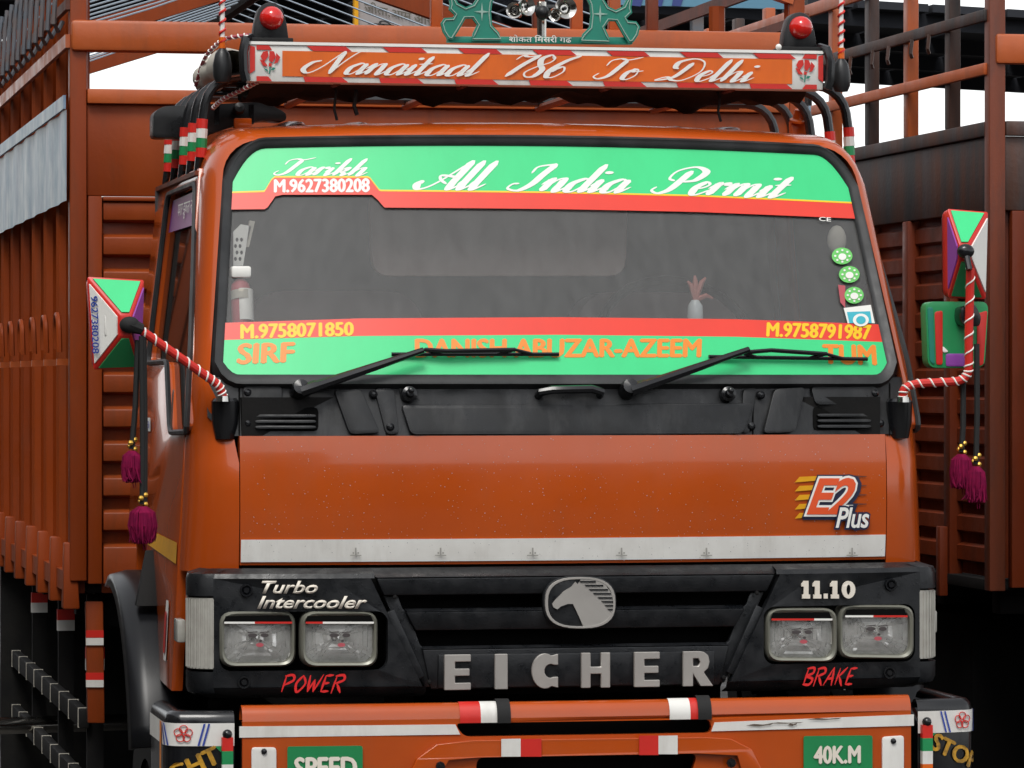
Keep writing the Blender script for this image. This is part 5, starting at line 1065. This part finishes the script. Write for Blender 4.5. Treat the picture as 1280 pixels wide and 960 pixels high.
# floor, rear gate, roof bows, ridge pole, ropes
cbox(-CX + 0.06, CX - 0.06, CY + 0.07, CY + CL, 1.10, 1.128, 'load_floor', 'chassis'); cbox(-CX + 0.01, CX - 0.01, CY + CL + 0.002, CY + CL + 0.04, 1.12, 2.55, 'rear_gate', 'cargo')
b = MB(); b.tube([(0, CY + 0.02, 3.33), (0, CY + CL, 3.33)], 0.03, 8); b.build('ridge_pole', 'chassis', cargo)
for y in (CY + 0.02, CY + 2.9, CY + CL):
    for s in (-1, 1): b = MB(); b.bar((0, y, 3.31), (s * (CX - 0.03), y, 2.95), 0.05, 0.07); b.build('roof_bow', 'cargo' if y > CY + 1 else 'beam', cargo)
for k in range(22):
    y = CY + 0.35 + k * 0.235
    for s in ((-1, 1) if k > 5 else (-1,)): b = MB(); b.tube([(0, y, 3.335), (s * 0.6, y + 0.01, 3.12), (s * (CX - 0.01), y, 2.95)], 0.0036, 5); b.build('tie_rope', 'rope', cargo)

# --- chassis, wheels, mudguards, side guards
for s in (-1, 1): b = MB(); b.box(s * 0.42 - 0.04, s * 0.42 + 0.04, 0.3, CY + CL - 0.1, 0.72, 0.95); b.build('chassis_rail', 'chassis', T)
for y in (1.0, 2.4, 3.6, 5.2, 6.6): b = MB(); b.box(-0.38, 0.38, y - 0.05, y + 0.05, 0.74, 0.93); b.build('cross_member', 'chassis', T)
for k in range(9): y = CY + 0.25 + k * 0.62; b = MB(); b.box(-1.05, 1.05, y - 0.04, y + 0.04, 0.99, 1.098); b.build('floor_bearer', 'chassis', T)
b = MB(); b.box(-0.35, 0.35, 0.35, 1.5, 0.45, 1.0); b.build('engine', 'dark', T, bevel=0.05)
def wheel(x, y, r, w):
    b = MB(); b.lathe([(r * 0.55, -w / 2), (r * 0.9, -w / 2), (r * 0.98, -w / 2 + 0.03), (r, -w / 4), (r, w / 4), (r * 0.98, w / 2 - 0.03), (r * 0.9, w / 2), (r * 0.55, w / 2)], (x, y, r), (1, 0, 0), 32); o = b.build('wheel', 'tyre', T)
    b = MB(); b.lathe([(0, -0.04), (0.1, -0.05), (r * 0.4, -0.03), (r * 0.54, -w * 0.45), (r * 0.56, w * 0.45), (r * 0.4, 0.03), (0, 0.04)], (x, y, r), (1, 0, 0), 24); b.build('rim', 'chassis', o)
    for k in range(28):
        a = 2 * math.pi * k / 28
        for j in (-1, 1):
            b = MB(); c = Vector((x + j * w * 0.3, y + (r + 0.002) * math.cos(a), r + (r + 0.002) * math.sin(a))); t = Vector((0, -math.sin(a), math.cos(a)))
            b.bar(c - t * 0.022 , c + t * 0.022, w * 0.3, 0.022, Vector((0, math.cos(a), math.sin(a)))); b.build('tread_block', 'tyre', o)
wheel(-0.90, 1.05, 0.44, 0.22); wheel(0.90, 1.05, 0.44, 0.22); wheel(-0.92, 5.4, 0.46, 0.3); wheel(0.92, 5.4, 0.46, 0.3)
for s in (-1, 1):
    b = MB(); c = Vector((0, 1.06, 0.60)); rr = 0.60
    def mg(a, k):
        prof_ = [(0.90, 0.0), (0.97, 0.012), (1.06, 0.012), (1.105, 0.0), (1.115, -0.03)]; x, dr = prof_[int(k)]
        return (s * x, c.y - (rr + dr) * math.cos(R(a)), c.z + (rr + dr) * math.sin(R(a)))
    b.grid(mg, lin(16, 100, 16), list(range(5))); b.build('mudguard', mat('mudguard_black', (0.005, 0.0055, 0.007), 0.3, spec=0.3, col2=(0.012, 0.012, 0.012), nscale=8, amt=0.4), T, smooth=60, solid=0.012)
    b = MB(); b.hexa([(s * 0.99, 0.70, 1.13), (s * 1.075, 0.70, 1.13), (s * 1.075, 0.74, 1.13), (s * 0.99, 0.74, 1.13), (s * 0.985, 0.86, 1.275), (s * 1.03, 0.86, 1.275), (s * 1.03, 0.88, 1.275), (s * 0.985, 0.88, 1.275)]); b.build('mudguard_bracket', 'chassis', T, bevel=0.004)
    b = MB(); b.tube([(s * 1.0, 0.36, 0.5), (s * 1.0, 0.36, 0.80), (s * 0.98, 0.40, 0.84)], 0.05, 10); b.build('step_bracket', 'gloss', T)
GX = -1.09
for zc in (0.715, 0.515):
    b = MB(); b.bar((GX, CY + 0.12, zc), (GX, CY + 3.0, zc), 0.03, 0.058); gr = b.build('side_guard_rail', 'chassis', T, bevel=0.004)
    for k in range(9):
        y = CY + 0.16 + k * 0.33; b = MB(); b.bar((GX, y, zc), (GX, y + 0.010, zc), 0.0325, 0.0605); b.build('tape_ring', 'canvas', gr)
for y, m in ((CY + 0.16, 'chassis'), (CY + 1.15, 'chassis'), (CY + 2.2, 'chassis')):
    b = MB(); b.bar((GX + 0.035, y, 0.47), (GX + 0.035, y, 1.09), 0.05, 0.03, (0, 1, 0)); st = b.build('guard_stay', m, T)
    z = 0.93 if y < CY + 0.5 else 0.99
    for j, mm in enumerate(('red', 'white')): b = MB(); b.bar((GX + 0.035, y, z - 0.035 * (j + 1)), (GX + 0.035, y, z - 0.035 * j), 0.056, 0.036, (0, 1, 0)); b.build('tape', mm, st)
b = MB(); q = [xz(107, 752, CY + 0.05), xz(129, 752, CY + 0.05), xz(131, 904, CY + 0.05), xz(110, 904, CY + 0.05)]; b.prism(q, flat(CY + 0.05), 0, 0.03); sp = b.build('front_stay', 'cargo', T, bevel=0.004)
for y0, m in ((788, 'red'), (797.5, 'white'), (841, 'red'), (850, 'white')):
    b = MB(); b.prism([xz(107.5, y0, CY + 0.045), xz(129.5, y0, CY + 0.045), xz(129.5, y0 + 9, CY + 0.045), xz(107.5, y0 + 9, CY + 0.045)], flat(CY + 0.045), 0, 0.004); b.build('tape', m, sp)
b = MB(); b.lathe([(0.0, -0.45), (0.028, -0.45), (0.030, 0.45), (0.026, 0.45), (0.024, 0.40), (0, 0.4)], (-0.80, CY + 1.9, 0.55), (-1, -0.15, 0), 14); b.build('exhaust_pipe', 'chrome', T)
b = MB(); b.prism(rrect(CY + 1.0, CY + 1.9, 0.42, 0.98, 0.1), lambda y, z, d: (-0.62 + d, y, z), 0, 0.25); b.build('fuel_tank', 'chassis', T)
b = MB(); b.box(-1.14, 1.14, 4.78, 4.80, 0.15, 1.09); b.build('underbody_screen', 'tyre', T)  # full-width black sheet added to darken the bright ground under the body

# tarpaulin, ropes under the sign
b = MB(); rn = random.Random(3); tp = []
def lump(u, v):
    x = -0.78 + 1.56 * u; a = 2 * math.pi * v
    ry, rz = 0.15 + 0.02 * math.sin(9 * u), 0.046 + 0.007 * math.sin(17 * u + 1) + 0.006 * math.sin(41 * u) + 0.006 * math.sin(93 * u + 2)
    return (x, 0.72 + ry * math.cos(a) + 0.01 * math.sin(30 * u + 3 * a), 2.585 + rz * math.sin(a) * (1 + 0.25 * math.sin(5 * a + 12 * u)) - 0.018)
b.grid(lump, lin(0, 1, 60), lin(0, 1, 17)); tag(b.build('folded_tarpaulin', 'tarp'), 'dark brown folded tarpaulin squeezed on the roof rack under the route sign', 'tarpaulin')
b = MB(); b.grid(lambda u, v: (-0.83 + 0.05 * math.sin(2 * math.pi * v) * (1 - 0.3 * u) + 0.006 * math.sin(20 * u), 0.56 + 0.62 * u, 2.600 + (0.042 + 0.008 * math.sin(14 * u + 5)) * math.cos(2 * math.pi * v)), lin(0, 1, 24), lin(0, 1, 15)); tag(b.build('rolled_canvas', 'canvas'), 'pale rolled canvas lashed behind the left end of the route sign', 'canvas roll')
def rope(pts, name, label, ma='spink', r=0.005, turns=14):
    root = empty(name, pts[0]); root.location = Vector(pts[0]); loc = [Vector(p) - Vector(pts[0]) for p in pts]; spiral(loc, r, turns, ma, 'ltext', root, 'strand'); tag(root, label, 'rope', 'striped ropes on the roof rack'); return root
rope([(-0.80, 0.47, 2.668), (-0.845, 0.56, 2.665), (-0.86, 0.70, 2.655), (-0.87, 0.86, 2.63), (-0.875, 1.0, 2.57)], 'striped_rope', 'red and white striped rope lying over the pale canvas roll on the roof')
rope([(-0.77, 0.50, 2.545), (-0.80, 0.62, 2.530), (-0.83, 0.76, 2.515), (-0.84, 0.9, 2.50)], 'striped_rope', 'red and white striped rope hanging below the left end of the route sign')
for j, (x0, ln_, lab) in enumerate(((-0.555, 0.10, 'thin black loop of string hanging under the letter n of the route sign'), (-0.50, 0.085, 'thicker black string end hanging under the left half of the route sign'), (0.52, 0.09, 'thin black string hanging under the right half of the route sign'))):
    b = MB(); b.tube([(x0, 0.60, 2.56), (x0 + 0.012, 0.585, 2.53), (x0 + 0.006, 0.58, 2.55 - ln_ * .7), (x0 + 0.014, 0.58, 2.55 - ln_)], 0.004 + 0.002 * (j == 1), 5); tag(b.build('hanging_string', 'cord'), lab, 'string', 'strings hanging under the route sign')

# things inside the cab against the glass
def on_dash(px, py, d): return at(px, py, lambda x, z: W(x, z) + d)
bt = empty('spray_bottle', on_dash(302, 402, 0.05)); o0_ = bt.location
b = MB(); b.lathe([(0, -0.02), (0.024, -0.02), (0.026, 0.0), (0.026, 0.085), (0.024, 0.10), (0.014, 0.113)], (0, 0, 0), (0, 0.25, 1), 16); b.build('bottle_body', 'spink', bt)
b = MB(); b.lathe([(0.027, 0.0), (0.027, 0.085)], (0.006, -0.002, 0), (0, 0.25, 1), 16); b.build('bottle_label', 'ltext', bt)
b = MB(); b.lathe([(0.0285, 0.058), (0.0285, 0.082)], (0.002, -0.003, 0), (0, 0.25, 1), 16); b.build('label_band', 'canvas', bt)
b = MB(); b.box(-0.026, 0.026, 0.0, 0.05, 0.115, 0.146); b.build('bottle_cap', 'ltext', bt, bevel=0.006)
tag(bt, 'red and white bottle with white cap standing inside the left edge of the windscreen', 'bottle')
sh = empty('perforated_holder', on_dash(302, 318, 0.05))
b = MB(); pts_o = [(-0.022, -0.03), (0.004, -0.03), (0.012, 0.02), (0.026, 0.075), (-0.002, 0.08), (-0.022, 0.06)]
holes = [[(-0.016 + i * 0.012 + 0.004 * (j % 2) + 0.0045 * math.cos(a), -0.012 + j * 0.017 + 0.006 * math.sin(a)) for a in lin(0, 5.2, 6)] for j in range(4) for i in range(2)]
b.prism([pts_o] + holes, lambda a, c, d: (a, d, c), 0, 0.006); b.build('mesh_plate', 'ltext', sh); b = MB(); b.hexa([(0.012, 0, 0.02), (0.02, 0, 0.02), (0.02, 0.02, 0.02), (0.012, 0.02, 0.02), (0.022, 0, 0.09), (0.036, 0, 0.088), (0.036, 0.02, 0.088), (0.022, 0.02, 0.09)]); b.build('holder_flap', 'canvas', sh)
tag(sh, 'white perforated plastic holder inside the top left of the windscreen', 'holder')
bl = empty('air_freshener', on_dash(869, 396, 0.06))
b = MB(); b.lathe([(0, -0.03), (0.018, -0.028), (0.022, 0.0), (0.020, 0.03), (0.010, 0.045), (0, 0.047)], (0, 0, 0), (0, 0, 1), 14); b.build('bottle', 'bulb', bl)
for k, (dx, dz) in enumerate(((-0.02, 0.05), (0.0, 0.065), (0.03, 0.06), (0.05, 0.015))): b = MB(); b.tube([(0, 0, 0.045), (dx * 0.6, 0, 0.045 + dz * 0.8), (dx, 0.005, 0.045 + dz * (1 if k < 3 else 0.3))], [0.008, 0.007, 0.003], 6); b.build('stalk', 'flower', bl)
tag(bl, 'pale glass bottle with dusty pink stalks on the dashboard behind the windscreen', 'ornament')
b = MB(); q = on_dash(1046, 300, 0.04); b.sphere(q, 0.034, 7, (0.8, 0.5, 1.2)); tag(b.build('crumpled_cloth', 'canvas'), 'crumpled pale cloth inside the top right corner of the windscreen', 'cloth')

# --- tassels on black cords
def tassel(px0, py0, Y, px1, py1, rad, h, label, cords=1):
    a, c = at(px0, py0, Y), at(px1, py1, Y - 0.01); t = empty('tassel', c); L_ = a - c
    for k in range(cords):
        b = MB(); off = Vector((0.006 * k, 0.004 * k, 0)); b.tube([L_ + off, L_ * 0.5 + off + Vector((0.002, 0, 0)), Vector((0, 0, h * 0.62)) + off], 0.0075, 6); b.build('cord', 'cord', t)
    for k in range(4): b = MB(); b.sphere((0.008 * math.cos(k * 2.1), 0.008 * math.sin(k * 2.1), h * 0.62 + 0.008 * k), 0.0075, 4); b.build('bead', 'gold', t)
    b = MB(); rn = random.Random(px1)
    for k in range(260):
        an = rn.uniform(0, 2 * math.pi); r_ = rad * math.sqrt(rn.uniform(0.25, 1)); ln = rn.uniform(0.8, 1.08)
        ca, sa = math.cos(an), math.sin(an)
        jx, jy = rn.gauss(0, 0.004), rn.gauss(0, 0.004)
        pts = [Vector((0.3 * r_ * ca, 0.3 * r_ * sa, h * 0.55)), Vector((0.85 * r_ * ca, 0.85 * r_ * sa, h * 0.38)), Vector((r_ * ca, r_ * sa, 0)), Vector((0.78 * r_ * ca + jx, 0.78 * r_ * sa + jy, -h * 0.36 * ln)), Vector((0.5 * r_ * ca + 2 * jx, 0.5 * r_ * sa + 2 * jy, -h * 0.5 * ln))]
        b.tube(pts, [0.002, 0.0028, 0.003, 0.0026, 0.0012], 4, False)
    b.sphere((0, 0, 0), 1, 7, (rad * 0.8, rad * 0.8, h * 0.46)); b.build('wool', 'maroon', t)
    for k in range(2): b = MB(); b.tube([(0.008 * k, -0.003, -h * 0.3), (0.004 + 0.006 * k, 0, -h * 0.72)], 0.0015, 4); b.build('loose_thread', 'maroon', t)
    tag(t, label, 'tassel', 'maroon tassels hanging from the mirrors')
tassel(172, 425, 0.10, 165, 584, 0.027, 0.075, 'upper smaller maroon wool tassel on a black cord under the left mirror')
tassel(177, 420, 0.085, 178, 657, 0.038, 0.088, 'lower larger maroon wool tassel on a black cord beside the left door', 2)
tassel(1204, 476, 0.085, 1202, 590, 0.031, 0.085, 'left one of the two maroon tassels under the right mirrors')
tassel(1221, 430, 0.060, 1220, 606, 0.026, 0.088, 'right and lower of the two maroon tassels under the right mirrors')

# ================================================================== NEIGHBOURING TRUCK (its cargo body shows on the right)
TB = empty('truck', (1.98, 2.6, 0))
tag(TB, 'rust brown cargo truck with bare upper rails parked to the right', 'truck')
def tb(x0, x1, y0, y1, z0, z1, name, m='rust', bev=0.004, parent=None): b = MB(); b.box(x0, x1, y0, y1, z0, z1); return b.build(name, m, parent or TB, bevel=bev)
BL = 5.6; BW = 2.3
tb(0.0, 0.055, 0.0, 0.06, 1.04, 3.3, 'corner_post', 'rust'); tb(BW - 0.055, BW, 0.0, 0.06, 1.04, 3.3, 'corner_post', 'beam'); tb(0, 0.055, BL - 0.06, BL, 1.04, 3.3, 'corner_post')
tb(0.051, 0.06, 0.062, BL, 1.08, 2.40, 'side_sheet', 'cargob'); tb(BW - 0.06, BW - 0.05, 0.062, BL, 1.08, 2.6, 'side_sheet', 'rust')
tb(0.012, 0.03, 0.061, BL, 2.312, 2.56, 'upper_sheet', 'rustdark'); tb(-0.004, 0.03, 0.0605, BL, 2.561, 2.61, 'sheet_rail', 'rustdark')
tb(0.056, BW - 0.056, 0.014, 0.03, 2.312, 2.56, 'upper_sheet', 'rustdark'); tb(0.056, BW - 0.056, -0.004, 0.03, 2.561, 2.61, 'sheet_rail', 'rustdark')
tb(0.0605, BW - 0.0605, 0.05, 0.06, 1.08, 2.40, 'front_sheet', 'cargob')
for z0, z1, m in ((2.765, 2.805, 'beam'), (2.945, 2.985, 'rustdark'), (3.15, 3.20, 'beam')): tb(-0.012, 0.004, 0.03, BL, z0, z1, 'side_rail', m); tb(BW - 0.01, BW + 0.004, 0.05, BL, z0, z1, 'side_rail', 'rustdark')
tb(0.02, BW, -0.012, 0.03, 2.80, 2.90, 'front_rail', 'beam', 0.01); tb(0.02, BW, -0.012, 0.03, 3.10, 3.2, 'front_rail', 'rustdark')
for k in range(1, 12):
    y = 0.485 * k; tb(0.004, 0.05, y - 0.035, y + 0.035, 1.05, 2.311, 'side_post', 'cargob'); tb(0.006, 0.046, y - 0.03, y + 0.03, 2.611, 3.25, 'upper_post', 'beam' if k % 2 == 0 else 'rustdark')
    if k % 2: tb(BW - 0.046, BW - 0.012, y - 0.03, y + 0.03, 2.60, 3.25, 'upper_post', 'rustdark')
    tb(-0.028, 0.003, y - 0.022, y + 0.022, 1.0, 1.24, 'post_foot', 'cargob', 0.005)
    for j in range(2): b = MB(); b.tube([(-0.014, y + 0.14 + 0.2 * j, 2.95), (-0.02, y + 0.14 + 0.2 * j, 2.90), (-0.012, y + 0.15 + 0.2 * j, 2.885)], 0.007, 5); b.build('rail_drip', 'rustdark', TB)
for k in range(0, 11):
    for j in range(12):
        z = 1.13 + 0.1 * j; y0, y1 = 0.485 * k + (0.062 if k == 0 else 0.036), 0.485 * (k + 1) - 0.036
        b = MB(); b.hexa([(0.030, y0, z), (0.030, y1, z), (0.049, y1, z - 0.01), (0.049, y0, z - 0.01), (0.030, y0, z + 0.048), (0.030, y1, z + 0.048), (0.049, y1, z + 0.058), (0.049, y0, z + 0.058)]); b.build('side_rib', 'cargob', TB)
for x in (0.11, 0.62, 1.15, 1.7): tb(x - 0.03, x + 0.03, 0.006, 0.048, 1.05, 2.311, 'front_post', 'cargob')
for xa, xb in ((0.141, 0.589), (0.651, 1.119), (1.181, 1.669)):
    for j in range(12):
        z = 1.13 + 0.1 * j; b = MB(); b.hexa([(xa, 0.018, z), (xb, 0.018, z), (xb, 0.049, z - 0.01), (xa, 0.049, z - 0.01), (xa, 0.018, z + 0.048), (xb, 0.018, z + 0.048), (xb, 0.049, z + 0.058), (xa, 0.049, z + 0.058)]); b.build('front_rib', 'cargob', TB)
tb(0.0, BW, 0.0605, BL, 1.04, 1.078, 'load_floor', 'chassis'); tb(0.06, BW - 0.06, BL - 0.03, BL - 0.001, 1.08, 2.5, 'rear_gate', 'rust')
for x in (0.75, 1.55): tb(x - 0.04, x + 0.04, -1.8, BL, 0.72, 0.95, 'chassis_rail', 'chassis')
for k in range(9): tb(0.1, BW - 0.1, 0.2 + 0.62 * k, 0.28 + 0.62 * k, 0.951, 1.039, 'floor_bearer', 'chassis')
tb(0.1, 0.6, 0.5, 1.6, 0.35, 0.93, 'underbody_box', 'dark', 0.02); tb(0.12, BW - 0.12, 2.1, 2.13, 0.15, 0.94, 'underbody_screen', 'dark')  # dark box and sheet added to black out the view under this truck
for x in (0.28, BW - 0.28):
    for y in (-0.95, 3.6):
        b = MB(); b.lathe([(0.26, -0.14), (0.42, -0.14), (0.46, -0.08), (0.46, 0.08), (0.42, 0.14), (0.26, 0.14)], (x, y, 0.46), (1, 0, 0), 28); o = b.build('wheel', 'tyre', TB)
        b = MB(); b.lathe([(0, -0.05), (0.2, -0.04), (0.26, -0.12), (0.26, 0.12), (0, 0.05)], (x, y, 0.46), (1, 0, 0), 20); b.build('rim', 'chassis', o)
# rain beads on the front paint and bonnet strip
M['water'] = glass('water', 0.35, (0.9, 0.9, 0.9), (1, 1, 1), 0.02)
rw = random.Random(11); b = MB()
for k in range(760):
    x, z = rw.uniform(-0.86, 0.86), rw.uniform(1.27, 1.595); r_ = rw.choice([0.0006, 0.0007, 0.0009, 0.0013]); y = S(x, z) - (0.0045 if z < 1.334 else 0)
    o_ = len(b.v); b.v += [Vector((x + r_ * math.cos(a), y, z + r_ * math.sin(a))) for a in lin(0, 5.236, 6)] + [Vector((x + 0.6 * r_ * math.cos(a), y - 0.5 * r_, z + 0.6 * r_ * math.sin(a))) for a in lin(0, 5.236, 6)] + [Vector((x, y - 0.7 * r_, z))]
    for i in range(6): j = (i + 1) % 6; b.f += [(o_ + i, o_ + j, o_ + 6 + j, o_ + 6 + i), (o_ + 6 + i, o_ + 6 + j, o_ + 12)]
tag(b.build('rain_drops', 'water', panel, smooth=90), kind='stuff')
# the neighbour's cab, out of the picture to the right
cp = [(-0.35, 1.0), (-0.35, 2.35), (-0.6, 2.42), (-1.45, 2.40), (-1.60, 2.30), (-1.80, 1.72), (-1.84, 1.0)]
wc = rquad([(-1.42, 2.24), (-0.75, 2.24), (-0.75, 1.72), (-1.62, 1.72)], 0.05, 3)
b = MB(); b.prism(cp, lambda y, z, d: (d, y, z), 0.24, 2.22); cabB = b.build('cab', 'cargob', TB, bevel=0.04, seg=3)
for x in (0.236, 2.222): b = MB(); b.prism(wc, lambda y, z, d: (x + d, y, z), 0, 0.003); b.build('side_window', 'sglass', cabB)
b = MB(); b.hexa([(0.36, -1.802, 1.76), (2.10, -1.802, 1.76), (2.10, -1.79, 1.76), (0.36, -1.79, 1.76), (0.42, -1.625, 2.26), (2.04, -1.625, 2.26), (2.04, -1.60, 2.26), (0.42, -1.60, 2.26)]); b.build('windscreen', 'gloss', cabB)
b = MB(); b.box(0.20, 2.26, -1.98, -1.86, 0.55, 0.88); b.build('bumper', 'rust', TB, bevel=0.03)
b = MB(); b.box(0.3, 2.16, -1.87, -1.842, 0.98, 1.25); grB = b.build('grille', 'gplast', TB, bevel=0.01)
for x in (0.5, 1.96): b = MB(); b.prism(rrect(x - 0.14, x + 0.14, 1.04, 1.18, 0.03), lambda a_, c_, d: (a_, -1.885 + d, c_), 0, 0.01); b.build('headlight', 'lens', grB)
bpy.data.objects.remove(_to); bpy.data.curves.remove(_tc)
